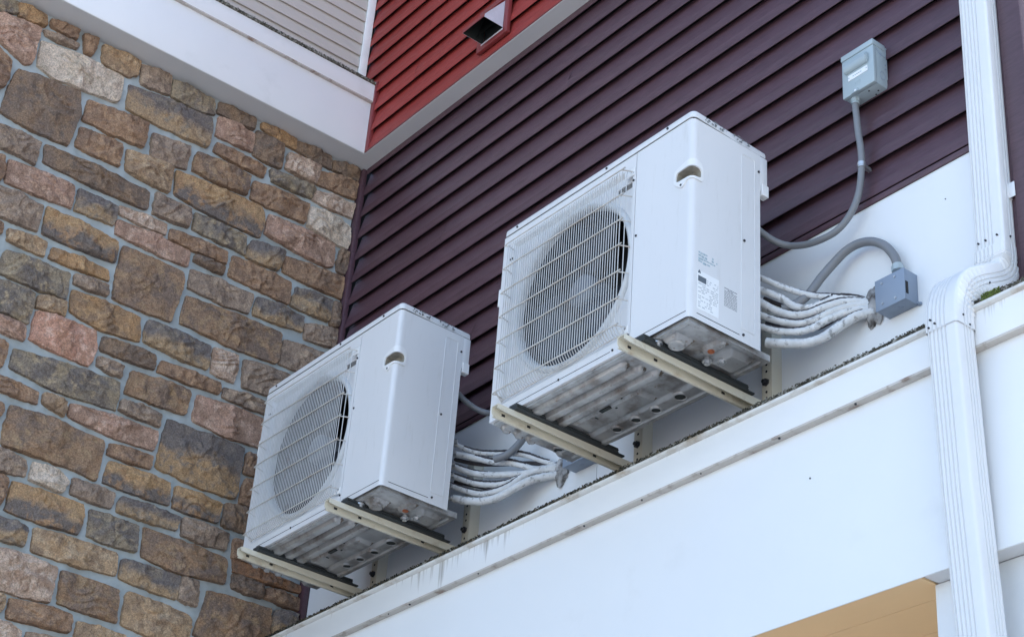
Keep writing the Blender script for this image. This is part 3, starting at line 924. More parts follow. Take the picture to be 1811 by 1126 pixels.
# ================================================================ one outdoor unit (origin = its front left bottom corner)
CX, CZ, FR = .381, .363, .262
def unit_parts(t):
    # --- front panel with the round fan opening
    bm = NB()
    X0, X1, Z0, Z1 = 0.0, .6875, .0, .7275
    N = 96
    def edge_pt(a):
        dx, dz = math.cos(a), math.sin(a)
        ts = []
        if dx > 1e-9: ts.append((X1 - CX) / dx)
        if dx < -1e-9: ts.append((X0 - CX) / dx)
        if dz > 1e-9: ts.append((Z1 - CZ) / dz)
        if dz < -1e-9: ts.append((Z0 - CZ) / dz)
        q = min(v for v in ts if v > 0)
        return CX + dx * q, CZ + dz * q
    angs = [2 * math.pi * k / N for k in range(N)] + [math.atan2(b - CZ, a - CX) % (2 * math.pi) for a in (X0, X1) for b in (Z0, Z1)]
    angs = sorted(set(round(a, 6) for a in angs))
    rim, out, back, in0, in1 = [], [], [], [], []
    IX0, IX1, IZ0, IZ1, RD = .056, .672, .046, .679, .014
    def inner(a):
        dx, dz = math.cos(a), math.sin(a)
        ts = []
        if dx > 1e-9: ts.append((IX1 - CX) / dx)
        if dx < -1e-9: ts.append((IX0 - CX) / dx)
        if dz > 1e-9: ts.append((IZ1 - CZ) / dz)
        if dz < -1e-9: ts.append((IZ0 - CZ) / dz)
        q = min(v for v in ts if v > 0)
        return CX + dx * q, CZ + dz * q
    angs = sorted(set(angs + [round(math.atan2(b_ - CZ, a_ - CX) % (2 * math.pi), 6) for a_ in (IX0, IX1) for b_ in (IZ0, IZ1)]))
    for a in angs:
        x, z = edge_pt(a)
        out.append(bm.verts.new((x, 0, z)))
        back.append(bm.verts.new((x, .018, z)))
        x, z = inner(a)
        in0.append(bm.verts.new((x, 0, z)))
        s_ = 1 - .012 / max(.01, math.hypot(x - CX, z - CZ))
        in1.append(bm.verts.new((CX + (x - CX) * s_, RD, CZ + (z - CZ) * s_)))
        rim.append(bm.verts.new((CX + .300 * math.cos(a), RD, CZ + .300 * math.sin(a))))
    n = len(angs)
    for k in range(n):
        j = (k + 1) % n
        bm.faces.new((rim[k], rim[j], in1[j], in1[k]))
        bm.faces.new((in1[k], in1[j], in0[j], in0[k]))
        bm.faces.new((in0[k], in0[j], out[j], out[k]))
        bm.faces.new((out[k], out[j], back[j], back[k]))
    obj('front_panel', bm, M_unit, t, angle=30)
    # shroud: flared ring round the fan
    bm = NB()
    lathe_y(bm, CX, CZ, [(.3005, .0138), (.299, .010), (.296, .004), (.291, .000), (.285, .000), (.279, .004), (.275, .012), (.273, .028)], 96)
    obj('fan_shroud', bm, M_bell, t, angle=50)
    bm = NB(); lathe_y(bm, CX, CZ, [(.2732, .0282), (.271, .06), (.270, .14)], 64); obj('fan_tunnel', bm, M_fan, t, angle=50)  # deeper part of the shroud coloured dark to stand for shade inside
    bm = NB(); lathe_y(bm, CX, CZ, [(.2698, .139), (.2, .141), (.1, .142), (.002, .142)], 48, True)
    obj('coil', bm, M_coil, t)
    # fan: hub and three broad blades
    f = bpy.data.objects.new('fan', None); f.location = (CX, .08, CZ); link(f, t)
    bm = NB(); lathe_y(bm, CX, CZ, [(.060, .12), (.060, .055), (.057, .046), (.049, .040), (.030, .034), (.010, .032), (.003, .0318)], 40, True)
    obj('hub', bm, M_hub, f, angle=40)
    for b in range(3):
        a0 = R_(40 + 120 * b)
        bm = NB()
        G = []
        for i in range(11):
            r = .055 + (.262 - .055) * i / 10
            row = []
            for j in range(11):
                q = j / 10
                sweep = R_(78 + 16 * (i / 10))
                a = a0 + sweep * q + R_(14) * (i / 10) ** 2
                y = .052 + .066 * q - .012 * math.sin(math.pi * q)
                row.append((r * math.cos(a), y, r * math.sin(a)))
            G.append(row)
        for off, flip in ((0, False), (.004, True)):
            V = [[bm.verts.new((CX + p[0], p[1] + off, CZ + p[2])) for p in row] for row in G]
            for i in range(10):
                for j in range(10):
                    q = (V[i][j], V[i + 1][j], V[i + 1][j + 1], V[i][j + 1])
                    bm.faces.new(q[::-1] if flip else q)
        obj('blade', bm, M_fan, f, recalc=False)
    # --- service panel wrapping the right corner, with a pocket cut for the grip
    RC = .016
    def sp(s, z, d=0.0):
        """s runs along the front then round the corner along the side; d = depth into the unit"""
        xs, c0 = .6905, .95 - RC
        arc = RC * math.pi / 2
        s0 = c0
        if s <= s0: return Vector((s, d, z))
        if s <= s0 + arc:
            a = (s - s0) / RC
            return Vector((c0 + (RC - d) * math.sin(a), RC - (RC - d) * math.cos(a), z))
        return Vector((.95 - d, RC + (s - s0 - arc), z))
    SK = .95 - RC + RC * math.pi / 2 - (.95 - .95) # s at the end of the arc
    SMAX = SK + (.293 - RC)
    ss = [.6905, .76, .83, .866] + [.866 + (.994 - .866) * k / 16 for k in range(1, 17)] + [1.03, 1.09, 1.15, SMAX]
    zs = [0.0, .12, .25, .38, .468, .58, .65, .7275]
    bm = NB()
    V = [[bm.verts.new(sp(s, z)) for z in zs] for s in ss]
    H0, H1 = 3, 19            # columns of the hole, s .866 - .994
    for i in range(len(ss) - 1):
        for j in range(len(zs) - 1):
            if H0 <= i < H1 and j == 4: continue
            bm.faces.new((V[i][j], V[i + 1][j], V[i + 1][j + 1], V[i][j + 1]))
    # left and bottom return edges
    B = [bm.verts.new(sp(.6905, z, .016)) for z in zs]
    for j in range(len(zs) - 1): bm.faces.new((V[0][j], V[0][j + 1], B[j + 1], B[j]))
    # moulded opening
    op = [(.880, .507), (.883, .539), (.900, .5415), (.925, .543), (.950, .543), (.968, .542), (.978, .538), (.981, .529), (.980, .512), (.974, .5055), (.958, .503), (.938, .503), (.915, .5035), (.893, .5035)]
    op = [(p.x, p.y) for p in resample(chaikin([Vector(p) for p in op], 1, .25) and [(q.x, q.y) for q in chaikin([Vector(p) for p in op], 1, .25)], 40)]
    hole = [bm.verts.new(sp(s, z)) for s, z in op]
    border = [(i, 4) for i in range(H0, H1 + 1)] + [(i, 5) for i in range(H1, H0 - 1, -1)]
    bv = [V[i][j] for i, j in border] + hole
    for tri in fill2d([(ss[i], zs[j]) for i, j in border], op):
        try: bm.faces.new([bv[q] for q in tri])
        except ValueError: pass
    obj('service_panel', bm, M_unit, t, angle=30)
    # grip: raised rim and dark pocket
    g = bpy.data.objects.new('grip_handle', None); g.location = (.94, .0, .52); link(g, t)
    bm = NB()
    deep = [0, .006, .02, .034]
    R1 = []
    for d in deep:
        k_ = 1 - d * 4
        cs = sum(p[0] for p in op) / len(op); cz = sum(p[1] for p in op) / len(op)
        R1.append([bm.verts.new(sp(cs + (s - cs) * k_, cz + (z - cz) * k_, min(d, .015)) + Vector((-.6 * max(0, d - .015), .8 * max(0, d - .015), 0))) for s, z in op])
    for a, b in zip(R1, R1[1:]):
        for k in range(len(a)):
            j = (k + 1) % len(a); bm.faces.new((a[k], a[j], b[j], b[k]))
    bm.faces.new(R1[-1])
    obj('pocket', bm, mk_once('pocket', lambda: mk('dusty handle pocket', (.235, .215, .175), .85, .2, 60)), g)
    ol = [(.873, .500), (.872, .540), (.880, .553), (.906, .561), (.932, .567), (.950, .570), (.966, .568), (.980, .560), (.986, .545), (.987, .520), (.987, .503), (.980, .495), (.966, .494), (.950, .496), (.934, .496), (.925, .489), (.917, .479), (.905, .476), (.895, .482), (.886, .492)]
    oc = [(q.x, q.y) for q in chaikin([Vector(p) for p in ol], 1, .25)]
    oc = [(p.x, p.y) for p in resample(oc, 60)]
    bm = NB()
    # ring plate between outline and opening, 3 mm proud
    def plate(d): return [bm.verts.new(sp(s, z, d)) for s, z in oc], [bm.verts.new(sp(s, z, d)) for s, z in op]
    O0 = [bm.verts.new(sp(s, z, .0006)) for s, z in oc]
    O1 = [bm.verts.new(sp(s, z, -.0048)) for s, z in oc]
    I1 = [bm.verts.new(sp(s, z, -.0048)) for s, z in op]
    I0 = [bm.verts.new(sp(s, z, .004)) for s, z in op]
    for a, b in ((O0, O1), (I1, I0)):
        for k in range(len(a)):
            j = (k + 1) % len(a); bm.faces.new((a[k], a[j], b[j], b[k]))
    pv = O1 + I1
    for tri in fill2d(oc, op):
        try: bm.faces.new([pv[q] for q in tri])
        except ValueError: pass
    obj('rim', bm, M_unit2, g, angle=40)
    bm = NB(); cyl(bm, sp(.9055, .486, -.006), sp(.9055, .486, 0), .0042, 10); obj('screw', bm, M_bolt, g)
    # --- body behind the panels
    bm = NB(); box(bm, .001, .687, .0182, .2925, .002, .727); bm2 = bm
    # keep the fan well free: four slabs round it
    bm.free(); bm = NB()
    box(bm, .0005, .1020, .0182, .2925, .0006, .7270); box(bm, .660, .900, .036, .2925, .0006, .7270)
    box(bm, .1022, .6598, .0182, .2925, .0006, .084); box(bm, .1022, .6598, .0182, .2925, .642, .7270)
    box(bm, .1022, .6598, .146, .2925, .0842, .6418)
    obj_split('casing', bm, M_unit, t, smooth=False)
    bm = NB(); box(bm, .02, .865, .2928, .338, .012, .722); obj('rear_coil', bm, M_coil, t, smooth=False)
    rg_ = bpy.data.objects.new('rear_cover', None); rg_.location = (.92, .31, .66); link(rg_, t)
    bm = NB(); box(bm, .872, .9495, .2934, .327, .592, .7285, .003); obj('cover', bm, M_unit, rg_)
    bm = NB(); box(bm, .9497, .956, .297, .3265, .575, .618, .002); box(bm, .930, .9495, .297, .3265, .575, .5915, .002); obj_split('grip', bm, M_unit2, rg_)
    # raised cable door on the side
    bm = NB()
    prof = [(.212, .05), (.212, .690), (.216, .6955), (.264, .6955), (.2685, .690), (.2685, .05), (.264, .046), (.216, .046)]
    tube(bm, [Vector((.9502, y, z)) for y, z in prof] + [Vector((.9502, prof[0][0], prof[0][1]))], .0016, 6)
    obj('side_door_bead', bm, M_unit, t)
    # bottom skirt lines
    bm = NB()
    box(bm, .105, .350, -.0006, .002, .0195, .0215); box(bm, .362, .600, -.0006, .002, .0195, .0215); box(bm, .705, .935, -.0006, .002, .0195, .0215)
    box(bm, .9485, .9506, .03, .205, .0195, .0215)
    obj_split('skirt_groove', bm, M_dark, t, smooth=False)
    # --- lid
    ld = NB()
    LX0, LX1, LY0, LY1, rr = -.0035, .9545, -.0035, .330, .020
    def rrect(ins, z):
        pts = []
        for cx_, cy_, a0 in ((LX1 - rr, LY0 + rr, -90), (LX1 - rr, LY1 - rr * .4, 0), (LX0 + rr, LY1 - rr * .4, 90), (LX0 + rr, LY0 + rr, 180)):
            for k in range(7):
                a = R_(a0 + 15 * k)
                r_ = (rr - ins) if cy_ < .1 else (rr * .4 - ins * .4)
                pts.append(ld.verts.new((cx_ + r_ * math.cos(a), cy_ + r_ * math.sin(a), z)))
        return pts
    rs = [rrect(.004, .7305), rrect(0, .7305), rrect(0, .7485), rrect(.002, .7535), rrect(.006, .7570), rrect(.012, .7590)]
    for a, b in zip(rs, rs[1:]):
        for k in range(len(a)):
            j = (k + 1) % len(a); ld.faces.new((a[k], a[j], b[j], b[k]))
    ld.faces.new(rs[-1])
    lid = obj('lid', ld, M_unit, t, angle=40)
    bm = NB(); box(bm, .004, .9475, .004, .322, .7273, .7306); obj('lid_gap', bm, M_dark, t, smooth=False)
    # grime blots on the lid's right skirt
    rn = random.Random(21)
    bm = NB()
    for k in range(46):
        y_ = rn.choice([.06, .085, .12, .145, .18, .20, .235]) + rn.gauss(0, .008); z_ = rn.uniform(.7325, .752)
        s_ = rn.uniform(.0012, .0048)
        vv = []
        for q in range(6):
            a = q * math.pi / 3
            vv.append(bm.verts.new((.9546, y_ + s_ * math.cos(a) * rn.uniform(.6, 1.6), z_ + s_ * math.sin(a) * rn.uniform(.5, 1.1))))
        top_ = bm.verts.new((.9553, y_, z_))
        for q in range(6): bm.faces.new((vv[q], vv[(q + 1) % 6], top_))
    tag(obj('grime', bm, mk_once('grime', lambda: mk('dark grime', (.16, .17, .165), .9, .3, 200)), t, smooth=False), kind='stuff')
    # screws
    bm = NB()
    for x, z in ((.072, .742), (.543, .742), (.837, .742)): cyl(bm, (x, -.0034, z), (x, -.0068, z), .0042, 10)
    for x, z in ((.700, .400), (.682, .046), (.678, .655), (.678, .625), (.055, .62), (.045, .62), (.355, .0205), (.612, .0215), (.06, .0205), (.668, .660), (.669, .072)): cyl(bm, (x, .0005, z), (x, -.003, z), .0040, 10)
    for y, z in ((.223, .366), (.220, .026), (.286, .66)): cyl(bm, (.9495, y, z), (.9535, y, z), .0042, 10)
    tag(obj('screws', bm, M_bolt, t), kind='stuff')
    # --- wire grille
    gr = bpy.data.objects.new('fan_grille', None); gr.location = (.36, -.03, .36); link(gr, t)
    bm = NB()
    Y = -.031
    nW = 51
    for k in range(nW):
        x = .066 + (.664 - .066) * k / (nW - 1)
        tail = max(0.0, (x - .650) / .014)
        y = Y + (.012 * tail)
        pts = [(x, y + .003, .659), (x, y, .645), (x, y, .40), (x, y, .12), (x, y, .090), (x, y + .004, .076), (x, y + .014, .062), (x, -.006, .055)]
        tube(bm, pts, .0016, 6)
    tag(obj('grille_wires', bm, M_wire, gr), kind='stuff')
    for z in (.661, .563, .466, .371, .272, .173, .077):
        bm = NB()
        yy = Y - .0040
        tube(bm, smooth_path([(.0635, -.001, z - .012), (.0635, yy + .010, z - .006), (.0655, yy, z), (.30, yy, z), (.645, yy, z), (.654, yy + .002, z), (.662, yy + .012, z), (.673, -.001, z)], 3), .0024, 6)
        obj('cross_wire', bm, M_cross, gr)
    bm = NB(); tube(bm, [(.066, -.002, .0545), (.0665, -.0065, .0545), (.660, -.0065, .0545)], .0018, 6); tube(bm, [(.0645, -.033, .077), (.0645, -.02, .066), (.0655, -.004, .050)], .002, 6)
    obj('cross_wire', bm, M_cross, gr)
    bm = NB()
    box(bm, .636, .684, -.0030, -.0002, .645, .675, .001); box(bm, .640, .682, -.0030, -.0002, .055, .080, .001)
    obj_split('grille_bracket', bm, M_unit2, gr)
    bm = NB(); box(bm, .590, .655, .0125, .016, .616, .632); obj('vent_slot', bm, mk_once('slot', lambda: mk('dusty slot', (.16, .155, .15), .8, .2, 60)), t, smooth=False)
    bm = NB(); box(bm, .585, .658, .009, .0138, .6335, .637); obj('slot_lip', bm, M_unit, t, smooth=False)
    bm = NB(); box(bm, -.016, -.0005, .002, .036, .455, .525, .004); obj('left_grip', bm, M_unit2, t)
    # --- base pan with pressed beads
    bm = NB()
    nx, ny = 170, 84
    PX0, PX1, PY0, PY1 = .012, .938, .010, .346
    def seg(x, y, xa, xb, yc, w):
        xx = min(max(x, xa), xb)
        d = math.hypot((x - xx), (y - yc)) / w
        return max(0.0, min(1.0, (1 - d) / .34))
    def ph(x, y):
        z = -.004
        for yc in (.052, .104, .156): z -= .016 * seg(x, y, .03, .600 + (yc - .052) * .35, yc, .020)
        # plateau at the back with soft edge
        z -= .011 * max(0, min(1, (min(x - .205, .520 - x, y - .188, .262 - y)) / .010 + .5))
        # raised rim along the back holding the drain holes
        z -= .010 * max(0, min(1, (y - .272) / .012)) * max(0, min(1, (.70 - x) / .02))
        # compartment at the right: pressed shapes
        z -= .018 * max(0, min(1, (min(x - .795, .862 - x, y - .030, .110 - y)) / .014))
        z -= .013 * max(0, min(1, (min(x - .800, .905 - x, y - .215, .318 - y)) / .016))
        z -= .012 * seg(x, y, .850, .905, .170, .022)
        z -= .006 * max(0, min(1, (.022 - min(x - PX0, PX1 - x, y - PY0, PY1 - y)) / .006))
        z += .0012 * noise.noise(Vector((x * 22, y * 22, 0)))
        return z
    V = [[bm.verts.new((PX0 + (PX1 - PX0) * i / nx, PY0 + (PY1 - PY0) * j / ny, ph(PX0 + (PX1 - PX0) * i / nx, PY0 + (PY1 - PY0) * j / ny))) for j in range(ny + 1)] for i in range(nx + 1)]
    for i in range(nx):
        for j in range(ny):
            fq = bm.faces.new((V[i][j], V[i][j + 1], V[i + 1][j + 1], V[i + 1][j]))
            zz_ = [v.co.z for v in fq.verts]
            cy__ = V[i][j].co.y
            if max(zz_) - min(zz_) > .0022 and (zz_[1] > zz_[0] + .0012) and noise.noise(Vector((V[i][j].co.x * 9, cy__ * 30, 4))) > -.35: fq.material_index = 1  # rising slopes of the pressed shapes get the browner colour
    # turned-up edge
    per = [V[i][0] for i in range(nx + 1)] + [V[nx][j] for j in range(1, ny + 1)] + [V[i][ny] for i in range(nx - 1, -1, -1)] + [V[0][j] for j in range(ny - 1, 0, -1)]
    U = [bm.verts.new((v.co.x, v.co.y, .012)) for v in per]
    for k in range(len(per)):
        j = (k + 1) % len(per); bm.faces.new((per[k], per[j], U[j], U[k]))
    obj('base_pan', bm, [M_pan, M_panslope], t, angle=38, recalc=False)
    for x, y, r in ((.292, .302, .0165), (.384, .302, .0165), (.479, .302, .0165), (.597, .296, .020), (.031, .270, .0165), (.075, .312, .0165), (.825, .070, .022)):
        z0 = ph(x, y)
        dh = bpy.data.objects.new('drain_hole', None); dh.location = (x, y, z0); link(dh, t)
        bm = NB()
        rgs = []
        for rad, zz in ((r + .006, z0 + .001), (r + .003, z0 - .004), (r, z0 - .0055), (r - .002, z0 - .004), (r - .003, z0 + .002)):
            rgs.append([bm.verts.new((x + rad * math.cos(q * math.pi / 12), y + rad * math.sin(q * math.pi / 12), zz)) for q in range(24)])
        for a, b in zip(rgs, rgs[1:]):
            for k in range(24):
                j = (k + 1) % 24; bm.faces.new((a[k], a[j], b[j], b[k]))
        obj('collar', bm, M_pan, dh, angle=60)
        bm = NB(); cyl(bm, (x, y, z0 - .0036), (x, y, z0 - .0015), r - .0022, 24)
        obj('opening', bm, M_black if r < .021 else M_pan, dh)
    bm = NB(); box(bm, .342, .388, .182, .195, -.0175, -.0125); box(bm, .395, .403, .203, .207, -.0172, -.0125); box(bm, .30, .304, .20, .212, -.0172, -.0125); box(bm, .445, .449, .176, .186, -.010, -.004)
    cyl(bm, (.505, .150, -.0050), (.505, .150, -.0025), .005, 10); cyl(bm, (.470, .150, -.0050), (.470, .150, -.0025), .0035, 10)
    obj_split('pan_slot', bm, M_black, t, smooth=False)
    bm = NB(); cyl(bm, (.866, .170, -.0195), (.866, .170, -.012), .011, 12); obj('rusty_plug', bm, M_rust, t)
    for x, y in ((.150, .025), (.785, .028), (.812, .205), (.845, .235)):
        bm = NB(); cyl(bm, (x, y, -.026), (x, y, -.004), .009, 8); cyl(bm, (x, y, -.018), (x, y, -.013), .016, 12); obj('foot_bolt', bm, M_steel, t)
    # --- printed labels on the right side
    def lab(nm, y0, y1, z0, z1, plate):
        e = bpy.data.objects.new('label', None); e.location = (.95, (y0 + y1) / 2, (z0 + z1) / 2); link(e, t)
        if plate:
            bm = NB(); box(bm, .9495, .9508, y0, y1, z0, z1); obj('paper', bm, M_plate, e, smooth=False)
        return e
    rn = random.Random(4)
    e = lab('faded', .031, .119, .198, .242, False)
    bm = NB()
    for r_ in range(4):
        y = .033
        zz = .240 - r_ * .0105
        while y < .112 - (r_ == 3) * .03:
            w = rn.uniform(.004, .016)
            if rn.random() < .8: box(bm, .9495, .9504, y, min(y + w, .118), zz - rn.uniform(.004, .0085), zz)
            y += w + rn.uniform(.001, .003)
    tag(obj('print', bm, M_ink2, e, smooth=False), kind='stuff')
    e = lab('rating', .0305, .118, .038, .172, True)
    bm = NB(); box(bm, .9505, .9511, .033, .066, .134, .154); obj('print_block', bm, M_ink, e, smooth=False)
    bm = NB()
    for cy_, cz_ in ((.0375, .1705), (.0345, .1655), (.0405, .1655)):     # the three small rhombs of the maker's mark
        vv = [bm.verts.new((.9512, cy_ + a * .0032, cz_ + b * .0048)) for a, b in ((-1, 0), (0, -1), (1, 0), (0, 1))]
        bm.faces.new(vv)
    obj('emblem', bm, M_ink, e, smooth=False)
    bm = NB()
    for r_ in range(15):
        zz = .150 - r_ * .0072
        y = .069 if zz > .132 else .034
        while y < (.114 if zz > .06 else .09):
            w = rn.uniform(.004, .015)
            if rn.random() < .72: box(bm, .9505, .9511, y, min(y + w, .115), zz - .0026, zz)
            y += w + rn.uniform(.002, .006)
    tag(obj('print', bm, M_ink3, e, smooth=False), kind='stuff')
    e = lab('notice', .139, .196, .092, .164, False)
    bm = NB()
    for r_ in range(13):
        zz = .160 - r_ * .0052
        y = .141 if r_ not in (1,) else .155
        while y < (.193 if r_ != 1 else .178):
            w = rn.uniform(.004, .013)
            box(bm, .9495, .9504, y, min(y + w, .194), zz - (.0032 if r_ < 2 else .0024), zz)
            y += w + rn.uniform(.001, .0025)
    tag(obj('print', bm, mk_once('ink4', lambda: mk('notice print', (.27, .28, .30), .6, .2, 160)), e, smooth=False), kind='stuff')
    bm = NB(); box(bm, .62, .66, .33, .338, .30, .34); bm.free()
    # service valves behind the right rear edge
    bm = NB()
    for k in range(6):
        z_ = .335 - k * .047
        tube(bm, [(.80, .335, z_), (.845, .345, z_), (.866, .366, z_ + .004)], .011, 8)
    obj_split('valve_stub', bm, M_steel, t, True)

_mats = {}
def mk_once(n, f):
    if n not in _mats: _mats[n] = f()
    return _mats[n]

unit_r = thing('outdoor_unit', (0, 0, 0), 'white air conditioner outdoor unit with labels on its side, nearer the downspout', 'air conditioner', 'outdoor units on the wall brackets')
unit_parts(unit_r)
unit_l = copy_tree(unit_r)
unit_l.location = (-1.573, 0, -.009)
unit_l['label'] = 'white air conditioner outdoor unit without side labels, nearer the stone wall'
for ch in list(unit_l.children):
    if ch.name.startswith('label'):
        for g_ in list(ch.children): bpy.data.objects.remove(g_)
        bpy.data.objects.remove(ch)

# ================================================================ wall brackets
def bracket(x0, dz=0.0, dx=0.0, label=''):
    b = thing('wall_bracket', (x0 + dx + .02, .50, -.04 + dz), label, 'bracket', 'brackets under the outdoor units')
    # arm: an inverted channel, open below, the tip rounded
    bm = NB()
    X0, X1, T = x0 + dx, x0 + dx + .033, .0028
    ys_ = [-.094, -.090, -.070, .10, .30, .559]
    def hR(y): return .016 if y < -.085 else (.019 + .010 * min(1, (y + .085) / .5))
    def hL(y): return .020 if y < -.092 else (.028 if y < -.07 else .033)
    zt = -.029 + dz
    for (xa, xb, hf, zo) in ((X1 - T, X1, hR, 0), (X0, X0 + T, hL, 0)):
        A = []
        for y in ys_:
            A.append([bm.verts.new((xx, y, zz)) for xx, zz in ((xa, zt), (xb, zt), (xb, zt - hf(y)), (xa, zt - hf(y)))])
        for p, q in zip(A, A[1:]):
            for k in range(4):
                j = (k + 1) % 4; bm.faces.new((p[k], p[j], q[j], q[k]))
        bm.faces.new(A[0][::-1]); bm.faces.new(A[-1])
    box(bm, X0 + T + .0002, X1 - T - .0002, -.094, .559, zt - T, zt - .0001)
    # outward lip along the foot of the left web
    box(bm, X0 - .006, X0 - .0002, -.086, .559, zt - .0332, zt - .0300)
    obj('arm', bm, M_bracket, b, angle=30)
    bm = NB()
    for y in (-.055, .05, .33): box(bm, X0 + T + .0001, X0 + T + .0016, y, y + .013, zt - .020, zt - .012)
    obj_split('arm_slot', bm, M_dark, b, smooth=False)
    # upright leg against the wall board
    LX0, LX1 = x0 + dx - .006, x0 + dx + .037
    bm = NB()
    box(bm, LX0, LX1 - .003, .5145, .5175, -.125 + dz, .36 + dz, .0008)
    box(bm, LX1 - .0028, LX1, .5145, .5600, -.125 + dz, .36 + dz, .0008)
    box(bm, LX0, LX0 + .0028, .5178, .5600, -.125 + dz, .36 + dz, .0008)
    obj('upright', bm, M_bracket, b, angle=30)
    bm = NB()
    for z in (.026, .004, .10, .125, .16): cyl(bm, (LX0 + .020, .5147, z + dz), (LX0 + .020, .5138, z + dz), .0046, 10)
    obj_split('bolt_hole', bm, M_dark, b)
    bm = NB(); cyl(bm, (LX0 + .019, .5144, .060 + dz), (LX0 + .019, .507, .060 + dz), .0135, 6); cyl(bm, (LX0 + .019, .507, .060 + dz), (LX0 + .019, .498, .060 + dz), .007, 8)
    obj('anchor_bolt', bm, M_bolt, b)
    # ribbed rubber rail carrying the feet
    bm = NB()
    pr2 = [(X0 - .002, -.0285), (X1 + .012, -.0285), (X1 + .017, -.0235), (X1 + .012, -.0195), (X1 + .017, -.0155), (X1 + .012, -.0115), (X1 + .014, -.0085), (X0 + .004, -.0085)]
    prof_y(bm, [(a, z + dz) for a, z in pr2], -.030, .402)
    box(bm, X0 + .002, X1 + .012, .4022, .432, -.0285 + dz, -.0225 + dz, .001)
    obj('rubber_rail', bm, M_rubber, b, smooth=False)
    return b
bracket(.743, 0, 0, 'cream bracket under the fan side of the right unit, nearest the downspout')
bracket(.138, 0, 0, 'cream bracket under the left end of the right unit')
bracket(.743, -.009, -1.573, 'cream bracket under the middle of the left unit')
bracket(.138, -.009, -1.573, 'cream bracket under the far left end of the left unit, in front of the stones')

# ================================================================ insulated pipes
def pipe(pts, r, label, group, seed, tear=None, seam=True):
    t = thing('insulated_pipe', pts[0], label, 'pipe', group)
    path = smooth_path(pts, 9)
    sd = Vector((seed * 3.3, seed * 1.7, 0))
    def rf(i, k, a):
        return r * (1.03 + .05 * math.sin(i * 1.9 + a + seed) + .06 * noise.noise(Vector((i * .55, math.cos(a) * 1.5, math.sin(a) * 1.5)) + sd) + .035 * noise.noise(Vector((i * 1.7, a * 2, 7)) + sd))
    bm = NB(); tube(bm, path, r, 14, True, rf)
    obj('wrap', bm, M_pipe, t, angle=70)
    # split along the top where the dark foam shows
    if seam:
        n = len(path)
        a_, b_ = int(n * seam[0]), int(n * seam[1])
        sp_ = []
        for i in range(a_, b_):
            sp_.append(path[i] + Vector((.25 * r, -.50 * r, .80 * r)) + Vector((0, 0, noise.noise(Vector((i * .9, seed, 0))) * .0015)))
        bm = NB()
        tube(bm, sp_, .003, 6, True, lambda i, k, a: seam[2] * (.55 + .45 * math.sin(math.pi * (i + 1) / (len(sp_) + 1))) * (1 + .4 * noise.noise(Vector((i * .8, a, seed)))))
        obj('split_foam', bm, M_foam_shade, t, angle=70)
    return t
R0 = [ (0.857,0.360,0.344), (0.875,0.371,0.332), (0.922,0.403,0.297), (0.972,0.435,0.264), (1.022,0.467,0.241), (1.067,0.494,0.230), (1.107,0.519,0.216), (1.155,0.550,0.200) ]
R1 = [ (0.857,0.360,0.301), (0.874,0.372,0.287), (0.923,0.402,0.254), (0.960,0.430,0.216), (0.996,0.451,0.202), (1.031,0.473,0.210), (1.066,0.496,0.224), (1.116,0.526,0.215), (1.155,0.550,0.198) ]
R2 = [ (0.857,0.360,0.257), (0.874,0.372,0.241), (0.915,0.401,0.204), (0.956,0.426,0.183), (0.997,0.450,0.180), (1.037,0.475,0.195), (1.082,0.503,0.207), (1.127,0.530,0.202), (1.159,0.550,0.192) ]
R3 = [ (0.857,0.360,0.210), (0.874,0.372,0.195), (0.922,0.401,0.166), (0.974,0.432,0.147), (1.019,0.459,0.154), (1.058,0.486,0.175), (1.098,0.511,0.186), (1.137,0.535,0.188), (1.162,0.550,0.183) ]
R4 = [ (0.857,0.360,0.165), (0.875,0.371,0.153), (0.918,0.397,0.130), (0.970,0.427,0.118), (1.011,0.451,0.122), (1.044,0.475,0.145), (1.088,0.503,0.164), (1.128,0.528,0.171), (1.165,0.550,0.170) ]
R5 = [ (0.900,0.370,0.084), (0.949,0.398,0.072), (1.004,0.431,0.064), (1.049,0.459,0.076), (1.085,0.488,0.110), (1.122,0.516,0.140), (1.151,0.535,0.150), (1.176,0.550,0.151) ]
L0 = [ (-0.770,0.360,0.354), (-0.740,0.373,0.334), (-0.693,0.393,0.304), (-0.634,0.418,0.275), (-0.566,0.446,0.257), (-0.495,0.477,0.244), (-0.440,0.501,0.224), (-0.386,0.526,0.194), (-0.333,0.550,0.170) ]
L1 = [ (-0.763,0.360,0.302), (-0.736,0.371,0.290), (-0.687,0.393,0.272), (-0.631,0.418,0.249), (-0.575,0.443,0.225), (-0.515,0.470,0.211), (-0.462,0.495,0.190), (-0.414,0.518,0.167), (-0.348,0.550,0.161) ]
L2 = [ (-0.765,0.360,0.261), (-0.739,0.372,0.244), (-0.695,0.391,0.217), (-0.636,0.415,0.188), (-0.580,0.439,0.172), (-0.508,0.469,0.160), (-0.444,0.497,0.152), (-0.394,0.522,0.161), (-0.332,0.550,0.156) ]
L3 = [ (-0.764,0.360,0.219), (-0.737,0.371,0.202), (-0.689,0.391,0.175), (-0.631,0.415,0.146), (-0.568,0.440,0.128), (-0.513,0.463,0.123), (-0.464,0.488,0.139), (-0.415,0.513,0.157), (-0.331,0.550,0.150) ]
L4 = [ (-0.761,0.360,0.173), (-0.733,0.371,0.157), (-0.676,0.393,0.127), (-0.605,0.420,0.097), (-0.549,0.442,0.094), (-0.498,0.466,0.108), (-0.453,0.492,0.140), (-0.403,0.516,0.156), (-0.324,0.550,0.159) ]
